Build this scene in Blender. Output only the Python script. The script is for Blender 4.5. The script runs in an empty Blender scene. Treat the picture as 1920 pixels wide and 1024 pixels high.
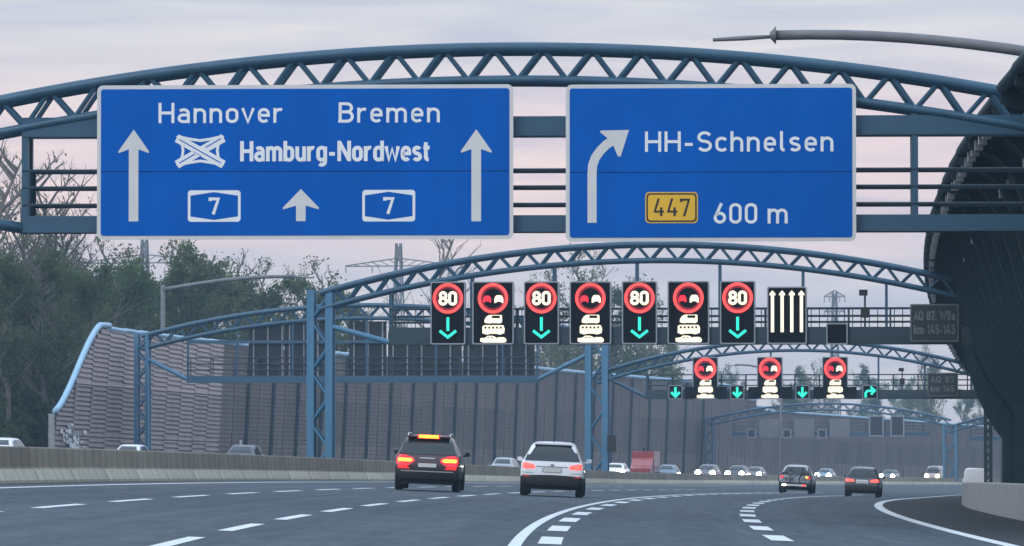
import bpy, bmesh, math, random
import numpy as np
from mathutils import Matrix, Vector
from mathutils.bvhtree import BVHTree

R = math.radians
random.seed(7)
SC = bpy.context.scene
COL = SC.collection

# ------------------------------------------------------------------ camera
cam_d = bpy.data.cameras.new('camera')
cam = bpy.data.objects.new('camera', cam_d)
COL.objects.link(cam)
cam_d.sensor_width = 36.0
cam_d.lens = 9000.7 / 1920 * 36.0
cam_d.clip_start = 1.0
cam_d.clip_end = 9000
cam.location = (0, 0, 1.27)
cam.rotation_euler = (R(90) + 0.0316752, 0, 0)
SC.camera = cam

# ------------------------------------------------------------------ sky, sun, exposure
SUN_EL, SUN_AZ = R(34), R(-145)          # azimuth clockwise from +Y
w = bpy.data.worlds.new('World')
SC.world = w
w.use_nodes = True
nt = w.node_tree
nt.nodes.clear()
wo = nt.nodes.new('ShaderNodeOutputWorld')
bg = nt.nodes.new('ShaderNodeBackground')
bg2 = nt.nodes.new('ShaderNodeBackground')
mixs = nt.nodes.new('ShaderNodeMixShader')
sky = nt.nodes.new('ShaderNodeTexSky')
sky.sky_type = 'NISHITA'
sky.sun_disc = False
sky.sun_elevation = SUN_EL
sky.sun_rotation = SUN_AZ
bg.inputs[1].default_value = 0.09
nt.links.new(sky.outputs[0], bg.inputs[0])
geo = nt.nodes.new('ShaderNodeTexCoord')
sep = nt.nodes.new('ShaderNodeSeparateXYZ')
nt.links.new(geo.outputs['Generated'], sep.inputs[0])
mp = nt.nodes.new('ShaderNodeMapping')
mp.inputs['Scale'].default_value = (9, 9, 90)
nt.links.new(geo.outputs['Generated'], mp.inputs[0])
noi = nt.nodes.new('ShaderNodeTexNoise')
noi.inputs['Scale'].default_value = 1.6
noi.inputs['Detail'].default_value = 7
noi.inputs['Roughness'].default_value = 0.55
noi.inputs['Distortion'].default_value = 0.5
nt.links.new(mp.outputs[0], noi.inputs['Vector'])
ramp = nt.nodes.new('ShaderNodeValToRGB')     # overcast layer, horizon to zenith
el = ramp.color_ramp.elements
el[0].position = 0.0;  el[0].color = (.40, .40, .45, 1)
el[1].position = 1.0;  el[1].color = (.74, .95, 1.22, 1)
for p, c in ((.030, (.40, .38, .44, 1)), (.043, (.49, .395, .43, 1)), (.064, (.52, .42, .445, 1)), (.076, (.43, .405, .45, 1)), (.092, (.385, .40, .46, 1)), (.4, (.50, .62, .80, 1))):
    e = el.new(p); e.color = c
add = nt.nodes.new('ShaderNodeMath'); add.operation = 'MULTIPLY_ADD'
sub = nt.nodes.new('ShaderNodeMath'); sub.operation = 'SUBTRACT'; sub.inputs[1].default_value = .5
nt.links.new(noi.outputs[0], sub.inputs[0])
nt.links.new(sub.outputs[0], add.inputs[0]); add.inputs[1].default_value = .016
nt.links.new(sep.outputs[2], add.inputs[2])
nt.links.new(add.outputs[0], ramp.inputs[0])
cr2 = nt.nodes.new('ShaderNodeValToRGB')
cr2.color_ramp.elements[0].position = .35; cr2.color_ramp.elements[0].color = (.87, .90, .96, 1)
cr2.color_ramp.elements[1].position = .68; cr2.color_ramp.elements[1].color = (1.28, 1.2, 1.06, 1)
nt.links.new(noi.outputs[0], cr2.inputs[0])
mul = nt.nodes.new('ShaderNodeMixRGB'); mul.blend_type = 'MULTIPLY'; mul.inputs[0].default_value = 1
nt.links.new(ramp.outputs[0], mul.inputs[1]); nt.links.new(cr2.outputs[0], mul.inputs[2])
nt.links.new(mul.outputs[0], bg2.inputs[0]); bg2.inputs[1].default_value = 1.0
mixs.inputs[0].default_value = .88
nt.links.new(bg.outputs[0], mixs.inputs[1]); nt.links.new(bg2.outputs[0], mixs.inputs[2])
nt.links.new(mixs.outputs[0], wo.inputs[0])

sun_d = bpy.data.lights.new('sun', 'SUN')
sun_d.energy = 0.6; sun_d.angle = R(25); sun_d.color = (1, .95, .9)
sun = bpy.data.objects.new('sun', sun_d); COL.objects.link(sun)
dv = Vector((math.sin(SUN_AZ) * math.cos(SUN_EL), math.cos(SUN_AZ) * math.cos(SUN_EL), math.sin(SUN_EL)))
sun.rotation_euler = dv.to_track_quat('Z', 'Y').to_euler()

SC.view_settings.view_transform = 'Standard'
SC.view_settings.look = 'None'
SC.view_settings.exposure = 0.68
SC.view_settings.gamma = 1
SC.view_settings.use_curve_mapping = False
SC.cycles.max_bounces = 6
SC.cycles.volume_bounces = 1
SC.cycles.volume_step_rate = 4
SC.cycles.use_denoising = True

# ------------------------------------------------------------------ road axis: station s (m ahead), offset d (m right)
_S = np.arange(-60, 1500.01, .25)
_i0 = 240
_k = np.where(_S < 0, 9.468e-4, np.maximum(9.468e-4 - 3.0882e-6 * _S, 0))
_k = np.where((_S > 330) & (_S < 650), .0005, _k)
_k = np.where(_S >= 650, 0, _k)
_ph = np.cumsum(_k * .25); _ph = _ph - _ph[_i0] - .0376141
_x = np.cumsum(np.sin(_ph) * .25); _x -= _x[_i0]
_y = np.cumsum(np.cos(_ph) * .25); _y -= _y[_i0]
_sc = np.minimum(_S, 400)
_z = -4.5679e-4 * _sc - .5 * 9.73307e-5 * _sc ** 2 + 5.98893e-8 * _sc ** 3
_z = np.where(_S < 0, 0, _z) + np.where(_S > 400, (_S - 400) * -.0125, 0)
BANK = .0408255
def heading(s): return float(np.interp(s, _S, _ph))
def bank(d): return -BANK * min(max(d, -14), 12) + .03 * min(max(-14 - d, 0), 31)
def axis(s): return Vector((float(np.interp(s, _S, _x)), float(np.interp(s, _S, _y)), float(np.interp(s, _S, _z))))
def road(s, d, h=0):
    a = heading(s); p = axis(s)
    return Vector((p.x + d * math.cos(a), p.y - d * math.sin(a), p.z + bank(d) + h))
def frame(s, d=0, h=0, level=True):
    """matrix of a local frame: x to the right, y along the road, z up"""
    p = road(s, d, h)
    return Matrix.Translation(p) @ Matrix.Rotation(-heading(s), 4, 'Z')
def bframe(s):
    return Matrix.Translation(axis(s)) @ Matrix.Rotation(-heading(s), 4, 'Z')

# ------------------------------------------------------------------ materials
MATS = {}
def node_mat(name, col, rough=.6, metal=0, var=.12, scale=3.0, detail=5, bump=0.0, bscale=40, stretch=(1, 1, 1), col2=None, spec=.5, rand=0.0, coord='Object', emit=None, estr=0, coat=0):
    m = bpy.data.materials.new(name); m.use_nodes = True
    t = m.node_tree; b = t.nodes['Principled BSDF']
    tc = t.nodes.new('ShaderNodeTexCoord'); mpn = t.nodes.new('ShaderNodeMapping')
    mpn.inputs['Scale'].default_value = stretch
    t.links.new(tc.outputs[coord], mpn.inputs[0])
    n = t.nodes.new('ShaderNodeTexNoise'); n.inputs['Scale'].default_value = scale; n.inputs['Detail'].default_value = detail; n.inputs['Roughness'].default_value = .6
    t.links.new(mpn.outputs[0], n.inputs['Vector'])
    r = t.nodes.new('ShaderNodeValToRGB')
    r.color_ramp.elements[0].position = .3; r.color_ramp.elements[1].position = .72
    c2 = col2 or tuple(min(1, x * (1 + var)) for x in col)
    c1 = tuple(x * (1 - var) for x in col)
    r.color_ramp.elements[0].color = (*c1, 1); r.color_ramp.elements[1].color = (*c2, 1)
    t.links.new(n.outputs[0], r.inputs[0])
    out = r.outputs[0]
    if rand:
        oi = t.nodes.new('ShaderNodeObjectInfo')
        mr = t.nodes.new('ShaderNodeMapRange'); mr.inputs[3].default_value = 1 - rand; mr.inputs[4].default_value = 1 + rand
        t.links.new(oi.outputs['Random'], mr.inputs[0])
        mm = t.nodes.new('ShaderNodeVectorMath'); mm.operation = 'SCALE'
        t.links.new(out, mm.inputs[0]); t.links.new(mr.outputs[0], mm.inputs['Scale'])
        out = mm.outputs[0]
    t.links.new(out, b.inputs['Base Color'])
    b.inputs['Roughness'].default_value = rough; b.inputs['Metallic'].default_value = metal
    b.inputs['Specular IOR Level'].default_value = spec
    if coat: b.inputs['Coat Weight'].default_value = coat; b.inputs['Coat Roughness'].default_value = .08
    if bump:
        n2 = t.nodes.new('ShaderNodeTexNoise'); n2.inputs['Scale'].default_value = bscale; n2.inputs['Detail'].default_value = 4
        t.links.new(tc.outputs[coord], n2.inputs['Vector'])
        bp = t.nodes.new('ShaderNodeBump'); bp.inputs['Strength'].default_value = bump; bp.inputs['Distance'].default_value = .02
        t.links.new(n2.outputs[0], bp.inputs['Height']); t.links.new(bp.outputs[0], b.inputs['Normal'])
    if emit:
        b.inputs['Emission Color'].default_value = (*emit, 1); b.inputs['Emission Strength'].default_value = estr
    MATS[name] = m
    return m
M = node_mat
def asphalt(name, base, rough, spec):
    m = bpy.data.materials.new(name); m.use_nodes = True; q = m.node_tree; b = q.nodes['Principled BSDF']; MATS[name] = m
    uv = q.nodes.new('ShaderNodeUVMap'); uv.uv_map = 'road'
    def noise(sx, sy, sc, det, rgh=.6):
        mpn = q.nodes.new('ShaderNodeMapping'); mpn.inputs['Scale'].default_value = (sx, sy, 1); q.links.new(uv.outputs[0], mpn.inputs[0])
        n = q.nodes.new('ShaderNodeTexNoise'); n.inputs['Scale'].default_value = sc; n.inputs['Detail'].default_value = det; n.inputs['Roughness'].default_value = rgh
        q.links.new(mpn.outputs[0], n.inputs['Vector']); return n.outputs[0]
    def rng(x, lo_, hi_, a0=.3, a1=.7):
        mr = q.nodes.new('ShaderNodeMapRange'); mr.inputs[1].default_value = a0; mr.inputs[2].default_value = a1; mr.inputs[3].default_value = lo_; mr.inputs[4].default_value = hi_; q.links.new(x, mr.inputs[0]); return mr.outputs[0]
    def mulf(a_, b_):
        n = q.nodes.new('ShaderNodeMath'); n.operation = 'MULTIPLY'; q.links.new(a_, n.inputs[0]); q.links.new(b_, n.inputs[1]); return n.outputs[0]
    tracks = rng(noise(1.3, .006, 1.0, 4), .70, 1.28)        # worn wheel tracks along the lanes
    patch = rng(noise(.25, .05, 1.0, 6), .86, 1.14)
    grain = rng(noise(6, .9, 1.0, 8, .75), .78, 1.22)
    seam = rng(noise(.02, .07, 1.0, 1), 1, 1)
    f = mulf(mulf(tracks, patch), grain)
    vm = q.nodes.new('ShaderNodeVectorMath'); vm.operation = 'SCALE'; vm.inputs[0].default_value = base; q.links.new(f, vm.inputs['Scale'])
    q.links.new(vm.outputs[0], b.inputs['Base Color'])
    q.links.new(rng(noise(3, .3, 1.0, 6), rough - .1, rough + .1), b.inputs['Roughness']); b.inputs['Specular IOR Level'].default_value = spec
    bp = q.nodes.new('ShaderNodeBump'); bp.inputs['Strength'].default_value = .25; bp.inputs['Distance'].default_value = .01
    q.links.new(noise(20, 6, 1.0, 5), bp.inputs['Height']); q.links.new(bp.outputs[0], b.inputs['Normal'])
asphalt('asphalt', (.042, .060, .075), .72, .25)
M('asphalt_dark', (.020, .022, .025), .75, var=.2, scale=.8, detail=8, bump=.2, bscale=9, spec=.25)
M('gutter', (.03, .024, .026), .8, var=.3, scale=3)
M('marking', (.62, .65, .66), .6, var=.10, scale=4, detail=8, col2=(.74, .77, .78))
M('grass_ground', (.045, .055, .032), .95, var=.35, scale=.3, detail=8, bump=.5, bscale=3)
M('gravel', (.16, .16, .15), .9, var=.3, scale=3, detail=8)
M('concrete', (.25, .212, .16), .85, var=.42, scale=1.3, detail=9, stretch=(1, 1, .22), bump=.15, bscale=12, rand=.12)
M('concrete_pale', (.48, .44, .35), .85, var=.28, scale=1.6, detail=9, stretch=(1, 1, .4), bump=.15, bscale=12, rand=.12)
M('wall_concrete', (.27, .265, .25), .85, var=.22, scale=.8, detail=9, stretch=(1, 1, .5), bump=.1, bscale=12)
M('blue_steel', (.025, .085, .142), .42, var=.18, scale=1.5, detail=7, spec=.5, stretch=(1, 1, .3))
M('blue_steel_lit', (.065, .19, .31), .42, var=.18, scale=1.5, detail=7, spec=.5)  # same gantry paint, made paler to imitate stronger light on posts and struts
M('dark_steel', (.022, .045, .062), .5, var=.2, scale=1.5)
M('black_steel', (.012, .014, .018), .5, var=.2, scale=2)
M('galv', (.34, .36, .38), .45, metal=.4, var=.15, scale=3)
M('lamp_grey', (.16, .16, .17), .5, var=.15, scale=2)
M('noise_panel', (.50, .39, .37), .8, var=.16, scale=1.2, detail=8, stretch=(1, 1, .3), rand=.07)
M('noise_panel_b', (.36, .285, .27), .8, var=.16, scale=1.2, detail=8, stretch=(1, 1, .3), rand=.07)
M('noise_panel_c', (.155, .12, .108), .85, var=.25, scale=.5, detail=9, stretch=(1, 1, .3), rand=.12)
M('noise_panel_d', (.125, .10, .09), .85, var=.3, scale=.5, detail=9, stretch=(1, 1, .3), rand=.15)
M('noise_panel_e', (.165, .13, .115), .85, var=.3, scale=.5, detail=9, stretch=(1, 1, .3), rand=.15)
M('noise_trim', (.30, .50, .66), .4, var=.08, scale=1)
M('noise_dark', (.0018, .011, .016), .75, spec=.15, var=.3, scale=1.0, detail=8, stretch=(1, 1, .2), rand=.15)
M('noise_rib_dark', (.012, .036, .048), .6, spec=.2, var=.2, scale=1)
M('sign_blue', (.0005, .104, .45), .6, var=.10, scale=1.2, detail=8, stretch=(1, 1, .25), spec=.04)
M('sign_white', (.80, .82, .82), .45, var=.05, scale=2)
M('sign_grey', (.64, .64, .62), .45, var=.06, scale=2)
M('sign_back', (.16, .17, .18), .5, var=.1, scale=2)
M('sign_yellow', (.80, .46, .02), .45, var=.05, scale=2)
M('sign_black', (.012, .012, .012), .5)
M('matrix_face', (.004, .004, .006), .8, spec=.08, var=.1, scale=4)
M('matrix_frame', (.30, .33, .36), .4, metal=.3, var=.08)
M('panel_grey_dark', (.018, .024, .030), .6, var=.12)
M('panel_text', (.13, .16, .155), .6, var=.08)
M('led_red', (.3, .02, .02), .5, emit=(1, .055, .05), estr=1.25)
M('led_red_deep', (.2, .01, .01), .5, emit=(1, .02, .05), estr=.75)
M('ring_glow_red', (.05, .004, .006), .6, emit=(1, .0, .02), estr=.16)  # glow of the red rings, put into a dim emissive colour
M('led_cream', (.5, .5, .4), .5, emit=(1, .84, .54), estr=.74)
M('led_green', (.05, .3, .25), .5, emit=(.0, .80, .50), estr=.8)
M('tyre', (.012, .012, .013), .85, var=.2, scale=6)
M('rim', (.20, .21, .22), .35, metal=.8)
M('car_glass', (.018, .022, .026), .08, spec=.6, var=.1)
M('plastic', (.014, .014, .016), .6, var=.15, scale=5)
M('chrome', (.55, .55, .56), .2, metal=.9)
M('plate', (.62, .62, .60), .5)
M('tail_red', (.25, .01, .01), .3, emit=(1, .03, .03), estr=.55)
M('tail_red_dim', (.22, .012, .015), .25, emit=(1, .05, .06), estr=.18)
M('brake_red', (.3, .01, .01), .3, emit=(1, .015, .035), estr=1.0)
M('brake_core', (.5, .2, .02), .3, emit=(1, .62, .04), estr=1.5)
M('tail_hot', (.4, .05, .05), .3, emit=(1, .07, .05), estr=1.5)
M('head_light', (.6, .6, .6), .2, emit=(1, .93, .80), estr=30)
M('head_warm', (.6, .6, .5), .2, emit=(1, .78, .42), estr=14)
M('indicator', (.5, .25, .05), .3, emit=(1, .55, .1), estr=1.6)
def paint(name, c, **k):
    return M(name, c, .32, var=.05, scale=1, coat=.6, **k)
paint('paint_white', (.78, .79, .81)); paint('paint_maroon', (.05, .010, .014)); paint('paint_silver', (.36, .38, .41), metal=.3)
paint('paint_grey', (.06, .065, .08)); paint('paint_red', (.32, .05, .045)); paint('paint_blue', (.09, .17, .24)); paint('paint_black', (.015, .016, .02))
paint('paint_beige', (.40, .37, .35))
M('bark', (.14, .125, .11), .9, var=.3, scale=3, stretch=(1, 1, .2))
def leaf_mat(name, a, b):
    m = M(name, a, .75, var=.3, scale=.35, detail=4, col2=b, rand=.3, spec=.2)
    t_ = m.node_tree; pb = t_.nodes['Principled BSDF']; tr_ = t_.nodes.new('ShaderNodeBsdfTranslucent'); mx = t_.nodes.new('ShaderNodeMixShader'); mx.inputs[0].default_value = .42
    t_.links.new(pb.inputs['Base Color'].links[0].from_socket, tr_.inputs[0]); t_.links.new(pb.outputs[0], mx.inputs[1]); t_.links.new(tr_.outputs[0], mx.inputs[2]); t_.links.new(mx.outputs[0], t_.nodes['Material Output'].inputs[0])
    return m
leaf_mat('leaf_a', (.075, .118, .042), (.16, .23, .085))
leaf_mat('leaf_b', (.10, .122, .048), (.20, .225, .09))
leaf_mat('leaf_c', (.058, .095, .04), (.12, .175, .072))

# ------------------------------------------------------------------ mesh helpers
class MB:
    def __init__(s): s.v = []; s.f = []; s.m = []
    def add(s, vs, fs, mat=0):
        o = len(s.v); s.v += [tuple(v) for v in vs]; s.f += [tuple(i + o for i in f) for f in fs]; s.m += [mat] * len(fs); return s
    def box(s, a, b, mat=0, mtx=None):
        (x0, y0, z0), (x1, y1, z1) = a, b
        vs = [(x0, y0, z0), (x1, y0, z0), (x1, y1, z0), (x0, y1, z0), (x0, y0, z1), (x1, y0, z1), (x1, y1, z1), (x0, y1, z1)]
        if mtx: vs = [mtx @ Vector(v) for v in vs]
        return s.add(vs, [(0, 3, 2, 1), (4, 5, 6, 7), (0, 1, 5, 4), (1, 2, 6, 5), (2, 3, 7, 6), (3, 0, 4, 7)], mat)
    def tube(s, pts, r, n=8, mat=0, caps=True):
        pts = [Vector(p) for p in pts]
        rr = r if isinstance(r, (list, tuple)) else [r] * len(pts)
        rings = []; up = None
        for i, p in enumerate(pts):
            t = (pts[min(i + 1, len(pts) - 1)] - pts[max(i - 1, 0)]).normalized()
            if up is None: up = t.orthogonal().normalized()
            up = (up - t * up.dot(t)).normalized(); sd = t.cross(up)
            rings.append([p + (up * math.cos(2 * math.pi * k / n) + sd * math.sin(2 * math.pi * k / n)) * rr[i] for k in range(n)])
        vs = [v for rg in rings for v in rg]; fs = []
        for i in range(len(rings) - 1):
            for k in range(n):
                a, b = i * n + k, i * n + (k + 1) % n
                fs.append((a, b, b + n, a + n))
        if caps: fs += [tuple(range(n - 1, -1, -1)), tuple((len(rings) - 1) * n + k for k in range(n))]
        return s.add(vs, fs, mat)
    def loft(s, rings, closed=True, mat=0, caps=False):
        n = len(rings[0]); vs = [v for r in rings for v in r]; fs = []
        for i in range(len(rings) - 1):
            for k in range(n if closed else n - 1):
                a, b = i * n + k, i * n + (k + 1) % n
                fs.append((a, b, b + n, a + n))
        if caps: fs += [tuple(range(n - 1, -1, -1)), tuple((len(rings) - 1) * n + k for k in range(n))]
        return s.add(vs, fs, mat)
    def mesh(s, name, mats, smooth=False, sharp=None):
        me = bpy.data.meshes.new(name); me.from_pydata(s.v, [], s.f)
        for m in ([mats] if isinstance(mats, str) else mats): me.materials.append(MATS[m])
        if any(s.m): me.polygons.foreach_set('material_index', s.m)
        if smooth:
            me.polygons.foreach_set('use_smooth', [True] * len(me.polygons))
            if sharp: me.set_sharp_from_angle(angle=R(sharp))
        me.update(); return me
    def build(s, name, mats, parent=None, mtx=None, smooth=False, sharp=None, fix=False):
        me = s.mesh(name, mats, smooth, sharp)
        if fix:
            bm = bmesh.new(); bm.from_mesh(me); bmesh.ops.recalc_face_normals(bm, faces=bm.faces[:]); bm.to_mesh(me); bm.free()
        return put(name, me, parent, mtx)
def put(name, me, parent=None, mtx=None):
    o = bpy.data.objects.new(name, me); COL.objects.link(o)
    if parent: o.parent = parent
    if mtx is not None: o.matrix_local = mtx
    return o
def thing(name, label, cat, mtx=None, group=None):
    o = bpy.data.objects.new(name, None); COL.objects.link(o)
    o.empty_display_size = .3
    if mtx is not None: o.matrix_world = mtx
    o['label'] = label; o['category'] = cat
    if group: o['group'] = group
    return o
def tag(o, label, cat, group=None):
    o['label'] = label; o['category'] = cat
    if group: o['group'] = group
    return o
def struct(o): o['kind'] = 'structure'; return o

_cyl = {}
def bar(parent, name, a, b, r, mat, n=6):
    """a straight round member as its own object, all sharing one unit cylinder per material"""
    key = (mat, n)
    if key not in _cyl: _cyl[key] = MB().tube([(0, 0, 0), (0, 0, 1)], 1, n).mesh('round_bar', mat, True, 50)
    a, b = Vector(a), Vector(b); dvec = b - a
    q = dvec.to_track_quat('Z', 'Y').to_matrix().to_4x4()
    return put(name, _cyl[key], parent, Matrix.Translation(a) @ q @ Matrix.Diagonal((r, r, dvec.length, 1)))
_box = {}
def beam(parent, name, lo, hi, mat, mtx=None):
    if mat not in _box: _box[mat] = MB().box((-.5, -.5, -.5), (.5, .5, .5)).mesh('square_bar', mat)
    c = [(lo[i] + hi[i]) / 2 for i in range(3)]; s = [abs(hi[i] - lo[i]) for i in range(3)]
    m = Matrix.Translation(c) @ Matrix.Diagonal((*s, 1))
    return put(name, _box[mat], parent, (mtx @ m) if mtx is not None else m)

# ------------------------------------------------------------------ ground, roads, markings
def strip(name, s0, s1, d0, d1, h, mat, step=4.0, parent=None, nd=1):
    mb = MB(); n = max(1, int(round((s1 - s0) / step)))
    rows = []
    for i in range(n + 1):
        s = s0 + (s1 - s0) * i / n
        rows.append([road(s, d0 + (d1 - d0) * k / nd, h) for k in range(nd + 1)])
    vs = [p for r in rows for p in r]; fs = []; q = nd + 1
    for i in range(n):
        for k in range(nd): fs.append((i * q + k, i * q + k + 1, (i + 1) * q + k + 1, (i + 1) * q + k))
    mb.add(vs, fs)
    o = mb.build(name, mat, parent)
    uvl = o.data.uv_layers.new(name='road')
    co = [(d0 + (d1 - d0) * k / nd, s0 + (s1 - s0) * i / n) for i in range(n + 1) for k in range(nd + 1)]
    buf = []
    for l in o.data.loops: buf += co[l.vertex_index]
    uvl.data.foreach_set('uv', buf)
    return o
def sheet():
    mb = MB(); ss = list(np.arange(-60, 1500, 20)) + [1500]
    ds = [-900, -400, -200, -120, -80, -60, -50, -45.5, -42.5, -30, -15, -14, -12, -5, 0, 6, 11, 12, 16, 25, 60, 150, 400, 700]
    rows = []
    for s in ss: rows.append([road(s, d, -.22 - (0 if abs(d) < 60 else .3)) for d in ds])
    a = heading(1500); e = Vector((math.sin(a), math.cos(a), 0))
    rows.append([p + e * 5000 + Vector((0, 0, -6)) for p in rows[-1]])
    q = len(ds); vs = [p for r in rows for p in r]; fs = []
    for i in range(len(rows) - 1):
        for k in range(q - 1): fs.append((i * q + k, i * q + k + 1, (i + 1) * q + k + 1, (i + 1) * q + k))
    mb.add(vs, fs); return mb.build('ground', 'grass_ground')
struct(sheet())
road_o = struct(strip('road', -40, 1100, -11.55, 8.35, 0, 'asphalt', nd=6))
struct(strip('hard_shoulder', -40, 1100, 8.352, 11.36, -.004, 'asphalt_dark'))
struct(strip('drain_channel', -40, 1100, -12.42, -11.552, -.012, 'gutter'))
struct(strip('median_strip', -40, 1100, -15.0, -12.43, -.03, 'gravel'))
opp = struct(strip('opposite_road', -40, 1100, -42.0, -15.01, 0, 'asphalt', nd=4))
struct(strip('opposite_shoulder', -40, 1100, -44.8, -42.01, -.02, 'asphalt_dark'))
struct(strip('verge', -40, 1100, 11.73, 14.4, .02, 'gravel'))

def mark(name, s0, s1, d, wd, parent=road_o, step=3.0):
    return strip(name, s0, s1, d - wd / 2, d + wd / 2, .004, 'marking', step, parent)
mark('edge_line', 20, 620, -10.79, .24)
PER = 10.4589
for k in range(-2, 18): mark('lane_dash', 72.9 + PER * k, 78.9 + PER * k, -6.82, .2)
for k in range(-2, 20): mark('lane_dash', 50.5 + PER * k, 56.5 + PER * k, -3.0, .2)
mark('solid_line', 20, 330, .70, .16)
for k in range(-2, 20): mark('block_dash', 61.0 + PER * k, 66.2 + PER * k, 1.12, .30)
for k in range(-2, 22): mark('block_dash', 71.0 + PER * k, 76.0 + PER * k, 4.46, .34)
mark('edge_line', 20, 620, 8.17, .28)
mark('edge_line', 60, 700, -15.6, .2, opp); mark('edge_line', 60, 700, -41.5, .2, opp)
for d in (-19.3, -23, -26.8, -30.5):
    for k in range(12): mark('lane_dash', 120 + 18 * k, 126 + 18 * k, d, .16, opp)

# ------------------------------------------------------------------ concrete median barrier
bar_t = thing('median_barrier', 'low stained concrete barrier dividing the two carriageways', 'barrier', bframe(0))
BL = 6.0
prof_up = [(.16, .30), (.10, .34), (.085, .80), (.065, .83)]
def barrier_mesh():
    up = MB(); n = len(prof_up)
    sec = [(x, z) for x, z in prof_up] + [(-x, z) for x, z in reversed(prof_up)]
    up.loft([[(x, -BL / 2 + .02, z) for x, z in sec], [(x, BL / 2 - .02, z) for x, z in sec]], True, caps=True)
    lo = MB(); sec = [(.30, -.12), (.30, .04), (.165, .30), (-.165, .30), (-.30, .04), (-.30, -.12)]
    lo.loft([[(x, -BL / 2 + .015, z) for x, z in sec], [(x, BL / 2 - .015, z) for x, z in sec]], True, caps=True)
    return up.mesh('barrier_stem', 'concrete'), lo.mesh('barrier_foot', 'concrete_pale')
bu, bl_ = barrier_mesh()
inv0 = bframe(0).inverted()
s = 60.0
while s < 700:
    m = inv0 @ frame(s + BL / 2, -12.71)
    # follow the slope of the road
    a, b = road(s, -12.71), road(s + BL, -12.71)
    m = m @ Matrix.Rotation(math.atan2(b.z - a.z, BL), 4, 'X')
    seg = put('barrier_segment', bu, bar_t, m)
    put('barrier_foot', bl_, seg, Matrix())
    s += BL

# right hand low wall
def wall_run(s0, s1):
    t = thing('concrete_wall', 'low pale concrete wall along the right hard shoulder', 'wall', bframe(0))
    s = s0; L = 8.0
    mb = MB(); sec = [(0, -.3), (0.02, .88), (.06, .92), (.30, .92), (.34, .88), (.36, -.3)]
    mb.loft([[(x, -L / 2 + .012, z) for x, z in sec], [(x, L / 2 - .012, z) for x, z in sec]], True, caps=True)
    me = mb.mesh('wall_segment', 'wall_concrete')
    while s < s1:
        a, b = road(s, 11.36), road(s + L, 11.36)
        put('wall_segment', me, t, inv0 @ frame(s + L / 2, 11.36) @ Matrix.Rotation(math.atan2(b.z - a.z, L), 4, 'X'))
        s += L
wall_run(84, 500)

# ------------------------------------------------------------------ noise barriers
PROF = [(1.33 * a_, b_) for a_, b_ in [(0, 0), (0, 1.9), (0, 3.9), (.30, 4.45), (.75, 5.2), (1.12, 6.2), (1.36, 7.3), (1.6, 8.3), (1.85, 8.95), (2.2, 9.35), (2.7, 9.5)]]
ROWS = [(0, 1), (1, 2), (2, 5), (5, 7), (7, 10)]
def resample(pts, step):
    out = [Vector((*pts[0], 0))]; 
    for a, b in zip(pts[:-1], pts[1:]):
        L = math.hypot(b[0] - a[0], b[1] - a[1]); n = max(1, int(round(L / step)))
        for i in range(1, n + 1): out.append(Vector((a[0] + (b[0] - a[0]) * i / n, a[1] + (b[1] - a[1]) * i / n, 0)))
    return out
def slat_panel(i0, i1, L, sgn, mat, pitch=.38, depth=.03):
    """slatted panel: every slat a proud tilted strip; x towards road * sgn"""
    pts = resample(PROF[i0:i1 + 1], pitch); mb = MB()
    for a, b in zip(pts[:-1], pts[1:]):
        t = (b - a); nrm = Vector((t.y, -t.x, 0)).normalized()     # towards road
        p0 = a + nrm * depth; p1 = a + t * .78 + nrm * (depth * .35); p2 = a + t * .80; p3 = b; p00 = a.copy()
        for q, r in ((p00, p0), (p0, p1), (p1, p2), (p2, p3)):
            mb.add([(sgn * q.x, -L / 2 + .03, q.y), (sgn * q.x, L / 2 - .03, q.y), (sgn * r.x, L / 2 - .03, r.y), (sgn * r.x, -L / 2 + .03, r.y)], [(0, 1, 2, 3)])
    return mb.mesh('panel', mat)
def rib_mesh(sgn, mat, wd=.22, off=.05, dep=.26):
    pts = resample(PROF, .8); mb = MB(); rings = []
    for i, p in enumerate(pts):
        t = (pts[min(i + 1, len(pts) - 1)] - pts[max(i - 1, 0)]).normalized(); nrm = Vector((t.y, -t.x, 0))
        a, b = p - nrm * .12, p + nrm * dep
        rings.append([(sgn * a.x, -wd / 2, a.y), (sgn * b.x, -wd / 2, b.y), (sgn * b.x, wd / 2, b.y), (sgn * a.x, wd / 2, a.y)])
    mb.loft(rings, True, caps=True)
    return mb.mesh('rib', mat)
def trim_mesh(sgn, mat, r=.16):
    return MB().tube([(sgn * p.x, 0, p.y) for p in resample(PROF[2:], .35)], r, 8).mesh('end_trim', mat, True, 50)
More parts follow.
